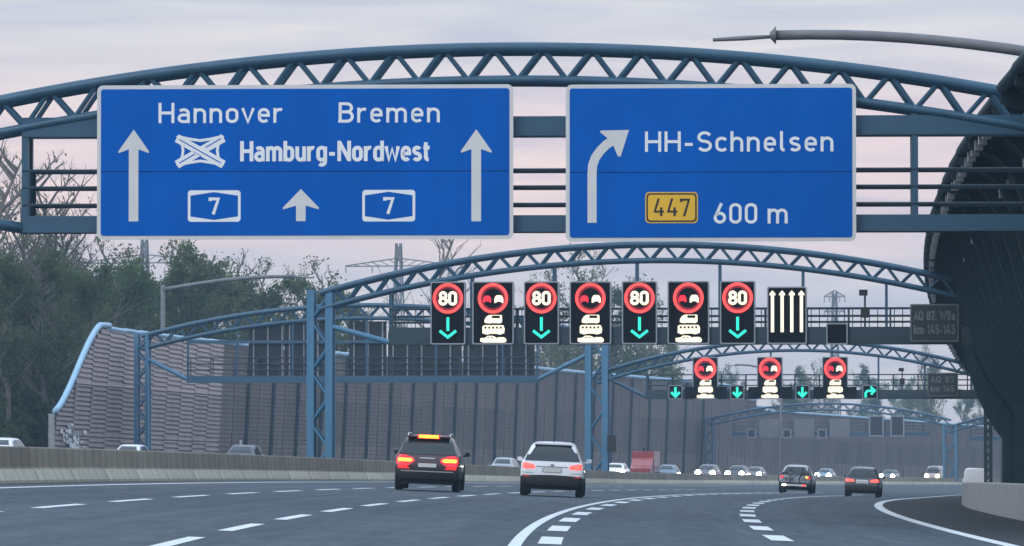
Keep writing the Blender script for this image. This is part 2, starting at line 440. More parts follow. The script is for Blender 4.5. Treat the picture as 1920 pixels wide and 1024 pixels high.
def noise_barrier(name, label, s0, nbay, L, d, sgn, pm, rm, tm, zs=lambda s: 1, rib_dep=.26, start_trim=True, rows=ROWS, cap=True, ribevery=1):
    t = thing(name, label, 'noise barrier', bframe(0))
    pmesh = [slat_panel(a, b, L, sgn, pm[i % len(pm)]) for i, (a, b) in enumerate(rows)]
    rmesh = rib_mesh(sgn, rm, dep=rib_dep)
    cmesh = MB().tube([(sgn * 3.6, -L / 2, 9.52), (sgn * 3.6, L / 2, 9.52)], .13, 8).mesh('top_rail', tm, True, 50)
    for i in range(nbay):
        sm = s0 + L * (i + .5)
        S_ = Matrix.Diagonal((1, 1.003, zs(sm), 1))
        F = inv0 @ frame(sm, d, -.3) @ S_
        for me in pmesh: put('panel', me, t, F)
        if cap: put('top_rail', cmesh, t, F)
    for i in range(0, nbay + 1, ribevery):
        sm = s0 + L * i
        put('rib', rmesh, t, inv0 @ frame(sm, d, -.3) @ Matrix.Diagonal((1, 1, zs(sm), 1)))
    if start_trim:
        put('end_trim', trim_mesh(sgn, tm), t, inv0 @ frame(s0 - .15, d, -.3) @ Matrix.Diagonal((1, 1, zs(s0), 1)))
        mb = MB().box((-.15, -.2, 0), (.15, .1, 3.95)); mb.build('end_post', 'galv', t, inv0 @ frame(s0 - .15, d, -.3))
    return t
def zl(s): return float(np.interp(s, [306, 400, 480, 600, 622, 640], [1.0, 1.1, 1.22, 1.30, 1.28, .98]))
def zr_(s): return 1.03
# left wall: upright slatted bays, near end ramping down in an S curve
WB = 5.4; WD = -45.6; WS = 294.0; WH = 9.3
def ramp(y):
    q = min(max(y / 13.0, 0), 1)
    return 3.7 + (WH - 3.7) * (.45 * q + .55 * (q * q * (3 - 2 * q)) if q < 1 else 1) if q < .999 else WH
def wall_panel(z0, z1, off, mat, y_from=None, dep=.12):
    mb = MB(); z = z0; n = int(round((z1 - z0) / .31)); p = (z1 - z0) / n
    for k in range(n):
        a = z0 + p * k + (off if 0 < k else 0); b = z0 + p * (k + 1) + (off if k < n - 1 else 0)
        ya = -WB / 2 + .05
        if y_from is not None:
            ys = [y for y in np.arange(0, WB, .1) if ramp(y_from + y) >= b - .02]
            if not ys: continue
            ya = -WB / 2 + .05 + ys[0]
        L2 = WB / 2 - .05
        mb.add([(.05 * a - .04, ya - .05, a - .02), (.05 * a - .04, WB / 2, a - .02), (.05 * b - .04, WB / 2, b + .02), (.05 * b - .04, ya - .05, b + .02)], [(0, 1, 2, 3)])
        lean = lambda zz: .05 * zz
        P_ = [(lean(a), a), (lean(a) + dep, a + .01), (lean(a) + dep * .85, a + (b - a) * .66), (lean(b), a + (b - a) * .70), (lean(b), b)]
        for (x0, za), (x1, zb_) in zip(P_[:-1], P_[1:]):
            mb.add([(x0, ya, za), (x0, L2, za), (x1, L2, zb_), (x1, ya, zb_)], [(0, 1, 2, 3)])
    return mb.mesh('panel', mat) if mb.v else None
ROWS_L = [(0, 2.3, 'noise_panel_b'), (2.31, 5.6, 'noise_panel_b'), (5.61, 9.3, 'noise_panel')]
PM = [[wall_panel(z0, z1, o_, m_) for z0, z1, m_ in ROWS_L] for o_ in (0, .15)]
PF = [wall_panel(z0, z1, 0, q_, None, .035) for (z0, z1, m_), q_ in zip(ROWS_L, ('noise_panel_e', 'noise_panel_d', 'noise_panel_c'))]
top_me = MB().tube([(.47, -WB / 2, WH + .05), (.47, WB / 2, WH + .05)], .16, 8).mesh('top_rail', 'noise_trim', True, 50)
seam_me = MB().loft([[(.05 * z - .03, -.09, z), (.05 * z + .07, -.09, z), (.05 * z + .07, .09, z), (.05 * z - .03, .09, z)] for z in (0, WH)], True, caps=True).mesh('joint_post', 'noise_panel_b')
seam_far = seam_me.copy(); seam_far.materials[0] = MATS['noise_panel_c']
MBp = MB()
for sg in (-1, 1): MBp.loft([[(.10 + .05 * z - .02, sg * .28 - .05, z), (.10 + .05 * z + .14, sg * .28 - .05, z), (.10 + .05 * z + .14, sg * .28 + .05, z), (.10 + .05 * z - .02, sg * .28 + .05, z)] for z in (0, WH - .1)], True, caps=True)
for k in range(11): MBp.tube([(.2 + .05 * k * .83, -.28 if k % 2 else .28, k * .83), (.2 + .05 * (k + 1) * .83, .28 if k % 2 else -.28, (k + 1) * .83)], .035, 5)
lat_me = MBp.mesh('lattice_rib', 'dark_steel')
def wall(name, label, s0, nbay, ramped, ribs):
    t = thing(name, label, 'noise barrier', bframe(0))
    for i in range(nbay):
        sm = s0 + WB * (i + .5); F = inv0 @ frame(sm, WD, -.3) @ Matrix.Diagonal((1, 1, zl(sm), 1))
        a, b = road(sm - WB / 2, WD), road(sm + WB / 2, WD)
        F = F @ Matrix.Rotation(math.atan2(b.z - a.z, WB), 4, 'X')
        if ramped and i * WB < 13:
            for z0, z1, m_ in ROWS_L:
                me = wall_panel(z0, z1, (0, .15)[i % 2], m_, i * WB)
                if me: put('panel', me, t, F)
        else:
            for me in (PM[i % 2] if ramped and i < 11 else PF): put('panel', me, t, F)
        if not (ramped and i * WB < 13): put('top_rail', top_me, t, F)
        put('joint_post', seam_me if ramped and i < 11 else seam_far, t, F @ Matrix.Translation((0, WB / 2, 0)) @ (Matrix.Diagonal((1, 1, .6, 1)) if ramped and i < 2 else Matrix()))
        if ribs and i > 11 and i % 2 == 0: put('lattice_rib', lat_me, t, F @ Matrix.Translation((0, WB / 2, 0)))
    if ramped:
        F = inv0 @ frame(s0, WD, -.3)
        pts = [Vector((.05 * ramp(y) + .03, y, ramp(y) * zl(s0 + y) + .05)) for y in np.arange(0, 16.3, .6)]
        MB().tube(pts, .2, 10).build('end_trim', 'noise_trim', t, F, smooth=True)
        MB().box((-.15, -.25, 0), (.2, .04, 3.6)).build('end_post', 'galv', t, F)
    return t
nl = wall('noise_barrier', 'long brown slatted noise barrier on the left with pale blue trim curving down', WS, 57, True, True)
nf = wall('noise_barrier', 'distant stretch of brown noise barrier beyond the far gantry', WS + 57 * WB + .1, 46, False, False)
nr = noise_barrier('noise_barrier', 'tall dark teal noise barrier leaning over the right shoulder behind the signs', 106.6, 50, 6, 13.55, -1, ['noise_dark'], 'noise_rib_dark', 'noise_rib_dark', zs=zr_, rib_dep=.30)
lipm = MB().box((-.10, -.22, -.12), (.10, .22, .12)).mesh('lip_bracket', 'galv')
for i in range(140):
    sm = 107.5 + i * 2.1
    put('lip_bracket', lipm, nr, inv0 @ frame(sm, 13.55, -.3) @ Matrix.Translation((-3.42, 0, 9.5 * 1.03 - .25)))
    if i % 2 == 0: put('lip_bracket', lipm, nr, inv0 @ frame(sm, 13.55, -.3) @ Matrix.Translation((-2.35, 0, 8.7 * 1.03)))
nq = noise_barrier('noise_barrier', 'short near piece of dark noise barrier at the right picture edge', 93.5, 2, 5.1, 13.55, -1, ['noise_dark'], 'noise_rib_dark', 'noise_rib_dark', zs=zr_, rib_dep=.30, start_trim=False)

# graffiti on the first panels of the left barrier
mb = MB(); rg = random.Random(4)
for i in range(80):
    a = rg.gauss(4.5, 1.6); z = rg.gauss(1.7, .55)
    a = min(max(a, .6), 9); z = min(max(z, .25), 3.1); ww, hh = rg.uniform(.3, 1.0), rg.uniform(.08, .26)
    x = .30 + .0008 * i
    mb.add([(x, a, z), (x, a + ww, z + rg.uniform(-.05, .05)), (x, a + ww, z + hh), (x, a, z + hh)], [(0, 1, 2, 3)], 0 if rg.random() < .75 else 1)
mb.build('graffiti', ['sign_white', 'paint_blue'], nl, inv0 @ frame(WS, WD, -.3))

# ------------------------------------------------------------------ gantries
def lattice_post(parent, d, z0, z1, wd, mat, dep=.8, n=None, leg=.11):
    """four-legged braced post; part leg (two) and braces"""
    t = put('post', MB().box((d - wd / 2, -dep / 2 - .1, z0 - .3), (d + wd / 2, dep / 2 + .1, z0 + .02)).mesh('foot_plate', 'black_steel'), parent)
    for sx in (-1, 1):
        x = d + sx * (wd / 2 - leg)
        for sy in (-1, 1): beam(t, 'leg', (x - leg, sy * dep / 2 - .08, z0 + .02), (x + leg, sy * dep / 2 + .08, z1), mat)
        beam(t, 'side_plate', (x - leg * .4, -dep / 2 + .081, z0 + .02), (x + leg * .4, dep / 2 - .081, z1 - .01), mat)
    n = n or max(4, int((z1 - z0) / (wd * .95)))
    for sy in (-1, 1):
        for k in range(n):
            a = z0 + .2 + (z1 - z0 - .4) * k / n; b = z0 + .2 + (z1 - z0 - .4) * (k + 1) / n
            x0, x1 = d - wd / 2 + leg, d + wd / 2 - leg
            if k % 2: x0, x1 = x1, x0
            bar(t, 'brace', (x0, sy * dep / 2, a), (x1, sy * dep / 2, b), .055, mat)
    return t
def truss(parent, d0, d1, ztop, thick, vw, mat, mat_top=None, rt=.13, rb=.11, rd=.055, dep=.8):
    n = int(round((d1 - d0) / vw)); st = [d0 + (d1 - d0) * k / (2 * n) for k in range(2 * n + 1)]
    for sy in (-1, 1):
        y = sy * dep / 2
        top = [(x, y, ztop(x)) for x in st]; bot = [(x, y, ztop(x) - thick) for x in st]
        MB().tube(top, rt, 10).build('top_chord', mat_top or mat, parent, smooth=True, sharp=60)
        MB().tube(bot, rb, 10).build('bottom_chord', mat, parent, smooth=True, sharp=60)
        for k in range(2 * n):
            a, b = (bot[k], top[k + 1]) if k % 2 == 0 else (top[k], bot[k + 1])
            bar(parent, 'diagonal', a, b, rd, mat)
    for k in range(0, 2 * n + 1, 2):
        bar(parent, 'cross_tie', (st[k], -dep / 2, ztop(st[k]) - thick), (st[k], dep / 2, ztop(st[k]) - thick), .045, mat)
def catwalk(parent, d0, d1, zb, zt, rails, zu, mat, dep=.9, rail_post=2.2, upper=True, rr=.035, vbars=0):
    beam(parent, 'walkway_beam', (d0, -dep / 2, zb), (d1, -dep / 2 + .14, zt), mat)
    beam(parent, 'walkway_beam', (d0, dep / 2 - .14, zb), (d1, dep / 2, zt), mat)
    beam(parent, 'walkway_floor', (d0 + .05, -dep / 2 + .145, zb + .02), (d1 - .05, dep / 2 - .145, zb + .08), 'dark_steel')
    if upper:
        beam(parent, 'upper_beam', (d0, -dep / 2, zu[0]), (d1, -dep / 2 + .16, zu[1]), mat)
        beam(parent, 'upper_beam', (d0, dep / 2 - .16, zu[0]), (d1, dep / 2, zu[1]), mat)
    for z in rails:
        for y in (-dep / 2 + .05, dep / 2 - .05): bar(parent, 'rail', (d0, y, z), (d1, y, z), rr, 'dark_steel')
    x = d0 + .15
    while x < d1 and rails:
        for y in (-dep / 2 + .05, dep / 2 - .05): bar(parent, 'rail_post', (x, y, zt), (x, y, max(rails)), rr, 'dark_steel')
        x += rail_post
    if vbars:
        x = d0 + .3
        while x < d1:
            bar(parent, 'rail_bar', (x, dep / 2 - .05, zt), (x, dep / 2 - .05, max(rails)), .018, 'dark_steel'); x += vbars

# gantry carrying the blue direction signs
G1 = 105.0
g1 = thing('sign_gantry', 'nearest arched blue steel gantry carrying the two big blue signs', 'gantry', bframe(G1))
zt1 = lambda x: 10.02 - .0088 * (x + .6) ** 2
truss(g1, -14.6, 14.6, zt1, .70, 1.07, 'blue_steel', rt=.125, rb=.10)
catwalk(g1, -11.4, 14.0, 6.00, 6.36, (6.60, 6.98, 7.35), (8.10, 8.52), 'blue_steel', rail_post=40)
for x in (-11.35, -4.9, 1.6, 8.1):
    for y in (-.35, .35): beam(g1, 'hanger', (x - .07, y - .07, 6.36), (x + .07, y + .07, zt1(x) - .72), 'blue_steel')
    beam(g1, 'hanger_plate', (x - .02, -.28, 6.36), (x + .02, .28, 8.1), 'dark_steel')
for y in (-.38, .38):
    MB().tube([(-14.3, y, 7.0), (-12.1, y, 6.22), (-11.4, y, 6.1)], .12, 8).build('strut', 'blue_steel', g1, smooth=True)
    MB().tube([(14.3, y, 7.0), (13.6, y, 6.2)], .12, 8).build('strut', 'blue_steel', g1, smooth=True)
lattice_post(g1, -14.6, bank(-14.6), zt1(-14.6) + .1, 1.0, 'blue_steel_lit', leg=.14)
lattice_post(g1, 15.2, bank(15), zt1(14.6) + .1, 1.0, 'blue_steel_lit', leg=.14)

# gantry with the light signs
G2 = 185.5
g2 = thing('sign_gantry', 'second arched blue gantry with speed limit and lane light signs', 'gantry', bframe(G2))
zt2 = lambda x: 9.62 - .0108 * (x + .4) ** 2
truss(g2, -13.5, 13.2, zt2, .62, 1.07, 'blue_steel', rt=.12, rb=.10)
catwalk(g2, -10.8, 13.2, 5.75, 6.42, (6.62, 6.85, 7.14), (0, 0), 'dark_steel', rail_post=1.6, upper=False, vbars=.32)
for x in (-10.75, -7.6, -4.4, -1.2, 2.0, 5.2, 8.4):
    for y in (-.35, .35): beam(g2, 'hanger', (x - .05, y - .05, 6.42), (x + .05, y + .05, zt2(x) - .63), 'blue_steel')
for y in (-.38, .38): bar(g2, 'strut', (-13.0, y, 6.45), (-10.8, y, 5.85), .10, 'blue_steel_lit', 8)
lattice_post(g2, -13.5, bank(-13.5), zt2(-13.5) + .12, 1.0, 'blue_steel_lit', leg=.14)
lattice_post(g2, 13.9, bank(13), zt2(13.2) + .1, .9, 'blue_steel')

# double gantry over both carriageways
G3 = 314.0
g3 = thing('sign_gantry', 'third blue gantry spanning both carriageways with a braced centre post', 'gantry', bframe(G3))
zt3 = lambda x: 9.85 - .0125 * (x + .4) ** 2
truss(g3, -13.4, 12.4, zt3, .62, 1.2, 'blue_steel', rt=.12, rb=.10)
catwalk(g3, -10.2, 12.2, 6.05, 6.65, (6.95, 7.3, 7.65), (0, 0), 'dark_steel', rail_post=1.6, upper=False)
for x in (-10.1, -6, -2, 2, 5, 8, 11):
    beam(g3, 'hanger', (x - .06, -.4, 6.65), (x + .06, -.28, zt3(x) - .63), 'blue_steel')
lattice_post(g3, -13.4, bank(-13.4), 10.4, 1.5, 'blue_steel_lit', dep=1.1, leg=.2)
lattice_post(g3, 12.08, bank(12.0), zt3(12.4) + .1, .55, 'dark_steel')
for y in (-.38, .38): bar(g3, 'strut', (-13.0, y, 7.6), (-10.2, y, 6.2), .11, 'blue_steel', 8)
zt3l = lambda x: 12.25 - .0088 * (x + 28.5) ** 2
truss(g3, -43.6, -13.4, zt3l, .85, 1.5, 'blue_steel', 'blue_steel', rt=.15, rb=.13)
catwalk(g3, -40.6, -17.2, 7.15, 7.6, (8.0, 8.4, 8.8), (9.75, 9.95), 'blue_steel', rail_post=1.5, upper=True)
for y in (-.38, .38):
    bar(g3, 'strut', (-43.2, y, 8.7), (-40.6, y, 7.4), .12, 'blue_steel_lit', 8)
    bar(g3, 'strut', (-13.6, y, 9.2), (-17.2, y, 7.4), .12, 'blue_steel_lit', 8)
for x in (-40.5, -37.2, -33.5, -28.6, -24, -19.6, -17.3): beam(g3, 'hanger', (x - .07, -.42, 7.6), (x + .07, -.3, zt3l(x) - .86), 'blue_steel')
lattice_post(g3, -43.6, bank(-43.6), zt3l(-43.6) + .2, .95, 'blue_steel_lit', dep=1.0)
MB().box((-12.65, -1.0, 2.6), (-12.1, -.6, 3.7)).build('control_box', 'plastic', g3)

G4 = 600.0
g4 = thing('sign_gantry', 'farthest hazy blue gantry with wide centre post far down the road', 'gantry', bframe(G4))
zt4 = lambda x: 10.2 - .0105 * (x - 2) ** 2
truss(g4, -13.4, 15, zt4, .7, 1.8, 'blue_steel', dep=1.2)
zt4l = lambda x: 10.6 - .0085 * (x + 29) ** 2
truss(g4, -44.0, -13.4, zt4l, .8, 1.8, 'blue_steel', dep=1.2)
catwalk(g4, -41, -16, 6.6, 7.0, (7.4, 7.8, 8.2), (0, 0), 'blue_steel', rail_post=2.4, upper=False)
catwalk(g4, -11, 14, 6.0, 6.5, (6.9, 7.3), (0, 0), 'blue_steel', rail_post=2.4, upper=False)
lattice_post(g4, -13.4, bank(-13.4), zt4(-13.4) + .2, 1.7, 'blue_steel_lit', dep=1.3)
lattice_post(g4, -44.0, bank(-44), zt4l(-44) + .2, 1.2, 'blue_steel', dep=1.1)
lattice_post(g4, 15, bank(13), zt4(15) + .2, 1.2, 'blue_steel', dep=1.1)

# ------------------------------------------------------------------ stroke lettering (road-sign style)
def arc(cx, cy, rx, ry, a0, a1, n=7):
    return [(cx + rx * math.cos(R(a0 + (a1 - a0) * i / n)), cy + ry * math.sin(R(a0 + (a1 - a0) * i / n))) for i in range(n + 1)]
def rrect(x0, y0, x1, y1, r):
    return arc(x1 - r, y1 - r, r, r, 0, 90) + arc(x0 + r, y1 - r, r, r, 90, 180) + arc(x0 + r, y0 + r, r, r, 180, 270) + arc(x1 - r, y0 + r, r, r, 270, 360)
lo, hi, xh = .07, .93, .66
def G(w_, *st): return (w_, st)
def closed(p): return list(p) + [p[0]]
GL = {
 'H': G(.64, [(.07, 0), (.07, 1)], [(.57, 0), (.57, 1)], [(.07, .5), (.57, .5)]),
 'B': G(.60, [(.07, lo), (.07, hi)] + [(.33, hi)] + arc(.33, .73, .17, .2, 90, -90) + [(.07, .53)], [(.33, .53)] + arc(.34, .30, .19, .23, 90, -90) + [(.0, lo)]),
 'N': G(.66, [(.07, 0), (.07, 1)], [(.07, .95), (.59, .05)], [(.59, 0), (.59, 1)]),
 'S': G(.58, arc(.29, .71, .22, .22, 25, 180) + arc(.29, .71, .22, .2, 180, 262, 4) + arc(.29, .29, .22, .22, 82, 0, 4) + arc(.29, .29, .22, .22, 0, -155)),
 'A': G(.62, [(.05, 0), (.31, .96), (.57, 0)], [(.13, .28), (.49, .28)]),
 'Q': G(.62, closed(rrect(.07, lo, .55, hi, .2)), [(.36, .22), (.58, -.04)]),
 'W': G(.86, [(.05, 1), (.22, .05), (.43, .8), (.64, .05), (.81, 1)]),
 'a': G(.52, [(.10, .60)] + arc(.25, .47, .18, .19, 115, 0) + [(.43, 0)], [(.43, .40), (.22, .40)] + arc(.22, .235, .15, .165, 90, 270) + [(.30, lo)] + arc(.30, .20, .13, .13, 270, 360)),
 'b': G(.52, [(.07, 0), (.07, 1)], closed(rrect(.07, lo, .44, xh, .17))),
 'd': G(.52, [(.45, 0), (.45, 1)], closed(rrect(.08, lo, .45, xh, .17))),
 'c': G(.47, arc(.26, .46, .19, .2, 35, 180) + arc(.26, .27, .19, .2, 180, 325)),
 'e': G(.52, [(.09, .37), (.44, .37)] + arc(.265, .46, .175, .2, 0, 180) + arc(.265, .27, .175, .2, 180, 320)),
 'g': G(.52, closed(rrect(.08, lo, .45, xh, .17)), [(.45, .72), (.45, .0)] + arc(.28, -.02, .17, .16, 0, -140)),
 'h': G(.52, [(.07, 0), (.07, 1)], [(.07, .46)] + arc(.26, .47, .18, .19, 180, 0) + [(.44, 0)]),
 'l': G(.26, [(.08, 1), (.08, .2)] + arc(.19, .19, .11, .12, 180, 275, 4)),
 'm': G(.82, [(.07, 0), (.07, .73)], [(.07, .46)] + arc(.24, .48, .16, .18, 180, 0) + [(.40, 0)], [(.40, .46)] + arc(.57, .48, .165, .18, 180, 0) + [(.735, 0)]),
 'n': G(.52, [(.07, 0), (.07, .73)], [(.07, .46)] + arc(.26, .47, .18, .19, 180, 0) + [(.44, 0)]),
 'o': G(.53, closed(rrect(.08, lo, .45, xh, .18))),
 'r': G(.38, [(.07, 0), (.07, .73)], [(.07, .42)] + arc(.27, .44, .19, .22, 180, 65)),
 's': G(.46, arc(.23, .52, .155, .14, 25, 180) + arc(.23, .52, .155, .15, 180, 262, 3) + arc(.23, .21, .16, .15, 82, 0, 3) + arc(.23, .21, .16, .14, 0, -155)),
 't': G(.36, [(.13, .92), (.13, .22)] + arc(.26, .2, .13, .13, 180, 280, 4), [(0, .66), (.33, .66)]),
 'u': G(.52, [(.08, .73), (.08, .25)] + arc(.26, .25, .18, .18, 180, 360), [(.44, .73), (.44, 0)]),
 'v': G(.50, [(.04, .73), (.25, .04), (.46, .73)]),
 'w': G(.72, [(.04, .73), (.19, .05), (.36, .6), (.53, .05), (.68, .73)]),
 'k': G(.50, [(.07, 0), (.07, 1)], [(.07, .28), (.44, .73)], [(.2, .42), (.46, 0)]),
 '-': G(.40, [(.04, .36), (.34, .36)]),
 '.': G(.22, [(.08, 0), (.08, .15)]),
 ' ': G(.34,),
 '0': G(.56, closed(rrect(.08, lo, .48, hi, .2))),
 '1': G(.40, [(.05, .72), (.26, .93), (.26, 0)]),
 '3': G(.54, [(.06, hi), (.44, hi), (.24, .6)] + arc(.25, .33, .21, .26, 80, -160)),
 '4': G(.58, [(.28, 1), (.07, .26), (.54, .26)], [(.40, .5), (.40, 0)]),
 '5': G(.54, [(.44, hi), (.11, hi), (.09, .5)] + arc(.25, .32, .21, .25, 115, -150)),
 '6': G(.55, [(.34, 1), (.12, .45)] + arc(.27, .29, .2, .22, 150, 510, 16)),
 '7': G(.52, [(.05, .80), (.05, hi), (.45, hi), (.2, 0)]),
 '8': G(.56, arc(.28, .72, .18, .21, -90, 270, 14), arc(.28, .29, .21, .22, 90, 450, 14)),
 '9': G(.55, [(.2, 0), (.43, .55)] + arc(.27, .71, .2, .22, -30, 330, 16)),
}
def ribbon(mb, pts, wd, y, mat=0):
    pts = [p for i, p in enumerate(pts) if i == 0 or math.hypot(p[0] - pts[i - 1][0], p[1] - pts[i - 1][1]) > 1e-5]
    n = len(pts); loop = math.hypot(pts[0][0] - pts[-1][0], pts[0][1] - pts[-1][1]) < 1e-4 and n > 3
    Lf, Rt = [], []
    def dirn(a, b):
        L = math.hypot(b[0] - a[0], b[1] - a[1]); return ((b[0] - a[0]) / L, (b[1] - a[1]) / L)
    for i in range(n):
        if loop: a, b, c = (pts[i - 1] if i else pts[n - 2]), pts[i], (pts[i + 1] if i < n - 1 else pts[1])
        else: a, b, c = pts[max(i - 1, 0)], pts[i], pts[min(i + 1, n - 1)]
        d1 = dirn(a, b) if a != b else dirn(b, c); d2 = dirn(b, c) if b != c else d1
        nx, nz = -(d1[1] + d2[1]), d1[0] + d2[0]; L = math.hypot(nx, nz) or 1; nx /= L; nz /= L
        cs = max(.72, nx * -d1[1] + nz * d1[0]); h = wd / 2 / cs
        Lf.append((b[0] + nx * h, y, b[1] + nz * h)); Rt.append((b[0] - nx * h, y, b[1] - nz * h))
    mb.add(Rt + Lf, [(i, i + 1, n + i + 1, n + i) for i in range(n - 1)], mat)
def text(mb, txt, x, z, h, y=-.01, wd=.14, track=.10, sx=1.0, fit=None, mat=0):
    tot = sum(GL[c][0] for c in txt) + track * (len(txt) - 1)
    if fit: sx = fit / (tot * h)
    k = 0
    for c in txt:
        w_, st = GL[c]
        for p in st:
            ribbon(mb, [(x + q[0] * h * sx, z + q[1] * h) for q in p], wd * h, y - .0007 * (k % 5), mat); k += 1
        x += (w_ + track) * h * sx
def poly(mb, pts, y, mat=0):
    mb.add([(p[0], y, p[1]) for p in pts], [tuple(range(len(pts)))], mat)
def ring(mb, cx, cz, r0, r1, y, mat=0, n=40):
    vs = []
    for i in range(n):
        a = 2 * math.pi * i / n
        vs += [(cx + r0 * math.cos(a), y, cz + r0 * math.sin(a)), (cx + r1 * math.cos(a), y, cz + r1 * math.sin(a))]
    mb.add(vs, [(2 * i, 2 * i + 1, (2 * i + 3) % (2 * n), (2 * i + 2) % (2 * n)) for i in range(n)], mat)
def slab(outline, y0, y1):
    """extruded outline (x,z) between y0 (front) and y1 (back)"""
    mb = MB(); n = len(outline)
    mb.add([(p[0], y0, p[1]) for p in outline] + [(p[0], y1, p[1]) for p in outline],
           [tuple(range(n)), tuple(range(2 * n - 1, n - 1, -1))] + [(i, i + n, (i + 1) % n + n, (i + 1) % n) for i in range(n)])
    return mb
def rnd(x0, z0, x1, z1, r, corners='1111'):
    """rounded rectangle, corners order: tr tl bl br"""
    o = []
    for f, (cx, cz), a in zip(corners, ((x1, z1), (x0, z1), (x0, z0), (x1, z0)), (0, 90, 180, 270)):
        sx, sz = (-1 if cx == x1 else 1), (-1 if cz == z1 else 1)
        o += arc(cx + sx * r, cz + sz * r, r, r, a, a + 90, 5) if f == '1' else [(cx, cz)]
    return o

# ---- the two blue direction signs
K1 = 1 / 85.75
def blue_sign(label, px0, pw, ph, split, dleft, zbot):
    """local origin bottom left corner of the sign; x right, z up"""
    W, H = pw * K1, ph * K1
    t = thing('direction_sign', label, 'road sign', bframe(G1) @ Matrix.Translation((dleft, -.72, zbot)), 'blue direction signs on the near gantry')
    slab(rnd(0, 0, W, H, .13), 0, .05).build('border', 'sign_grey', t)
    b = .085
    zs = H - split * K1
    slab(rnd(b, zs + .008, W - b, H - b, .06, '1100'), -.012, .0).build('upper_panel', 'sign_blue', t)
    slab(rnd(b, b, W - b, zs - .008, .06, '0011'), -.012, .0).build('lower_panel', 'sign_blue', t)
    slab(rnd(b, zs - .0078, W - b, zs + .0078, .002), -.004, -.0005).build('joint_strip', 'matrix_face', t)
    for x in np.arange(.6, W, 1.3): beam(t, 'back_rail', (x - .04, .05, .15), (x + .04, .13, H - .15), 'galv')
    for z in (.45, H - .5): beam(t, 'bracket', (.3, .131, z - .05), (W - .3, .30, z + .05), 'galv')
    return t, (lambda u, v: ((u - px0[0]) * K1, H - (v - px0[1]) * K1))
dl1 = -9.72; zb1 = 5.43 + .40
s1, P1 = blue_sign('wide blue sign reading Hannover Bremen with upward arrows', (188, 163), 780, 289, 325 - 163, dl1, zb1)
def word(t, P, txt, u0, u1, vtop, vbot, name='lettering', wd=.145, mat='sign_white', y=-.016):
    mb = MB(); x0, z0 = P(u0, vbot); x1, z1 = P(u1, vtop)
    text(mb, txt, x0, z0, z1 - z0, y, wd, fit=x1 - x0)
    return mb.build(name, mat, t)
word(s1, P1, 'Hannover', 303, 537, 196, 234); word(s1, P1, 'Bremen', 641, 832, 196, 234)
word(s1, P1, 'Hamburg-Nordwest', 458, 813, 268, 306, wd=.185)
def arrow_up(t, P, cx, vt, vb, hw, hh, sw):
    mb = MB(); c = [(cx, vt), (cx + hw, vt + hh), (cx + hw - 1, vt + hh + 3), (cx + sw, vt + hh - 4), (cx + sw, vb), (cx - sw, vb), (cx - sw, vt + hh - 4), (cx - hw + 1, vt + hh + 3), (cx - hw, vt + hh)]
    poly(mb, [P(*q) for q in reversed(c)], -.016); return mb.build('arrow', 'sign_grey', t)
arrow_up(s1, P1, 257, 246, 418, 29, 41, 9); arrow_up(s1, P1, 899, 247, 419, 29, 41, 9); arrow_up(s1, P1, 571, 358, 418, 34, 35, 9)
# motorway junction symbol
mb = MB()
cx, cz = 382, 286
ds = [[(338, 262), (426, 312)], [(338, 312), (426, 262)]]
for i, dd in enumerate(ds): ribbon(mb, [P1(*q) for q in dd], .185, -.016 - i * .001)
for sg in (1, -1):
    ribbon(mb, [P1(cx + sg * 43, cz - 28), P1(cx + sg * 34, cz - 12), P1(cx + sg * 32, cz), P1(cx + sg * 34, cz + 12), P1(cx + sg * 43, cz + 28)], .06, -.019)
    ribbon(mb, [P1(cx - 42, cz + sg * 27), P1(cx - 20, cz + sg * 22), P1(cx, cz + sg * 19), P1(cx + 20, cz + sg * 22), P1(cx + 42, cz + sg * 27)], .06, -.020)
mb.build('junction_symbol', 'sign_white', s1)
mb = MB()
ribbon(mb, [P1(343, 265), P1(421, 309)], .022, -.022); ribbon(mb, [P1(343, 309), P1(372, 292)], .022, -.022); ribbon(mb, [P1(392, 280), P1(421, 263)], .022, -.022)
ribbon(mb, [P1(384, 296), P1(368, 287)], .012, -.0225)
mb.build('junction_gap', 'sign_blue', s1)
for u0 in (359, 686):
    a, b = P1(u0, 419), P1(u0 + 99, 360)
    pl = slab(rnd(a[0], a[1], b[0], b[1], .07), -.016, -.0125).build('route_plate', 'sign_white', s1)
    mb = MB(); c = [(u0 + 5, 370), (u0 + 49, 363.5), (u0 + 94, 370), (u0 + 94, 409), (u0 + 49, 415.5), (u0 + 5, 409)]
    poly(mb, [P1(*q) for q in reversed(c)], -.019); mb.build('route_field', 'sign_blue', pl)
    mb = MB(); x0, z0 = P1(u0 + 40, 405); text(mb, '7', x0, z0, 31 * K1, -.022, .19, fit=20 * K1); mb.build('numeral', 'sign_white', pl)

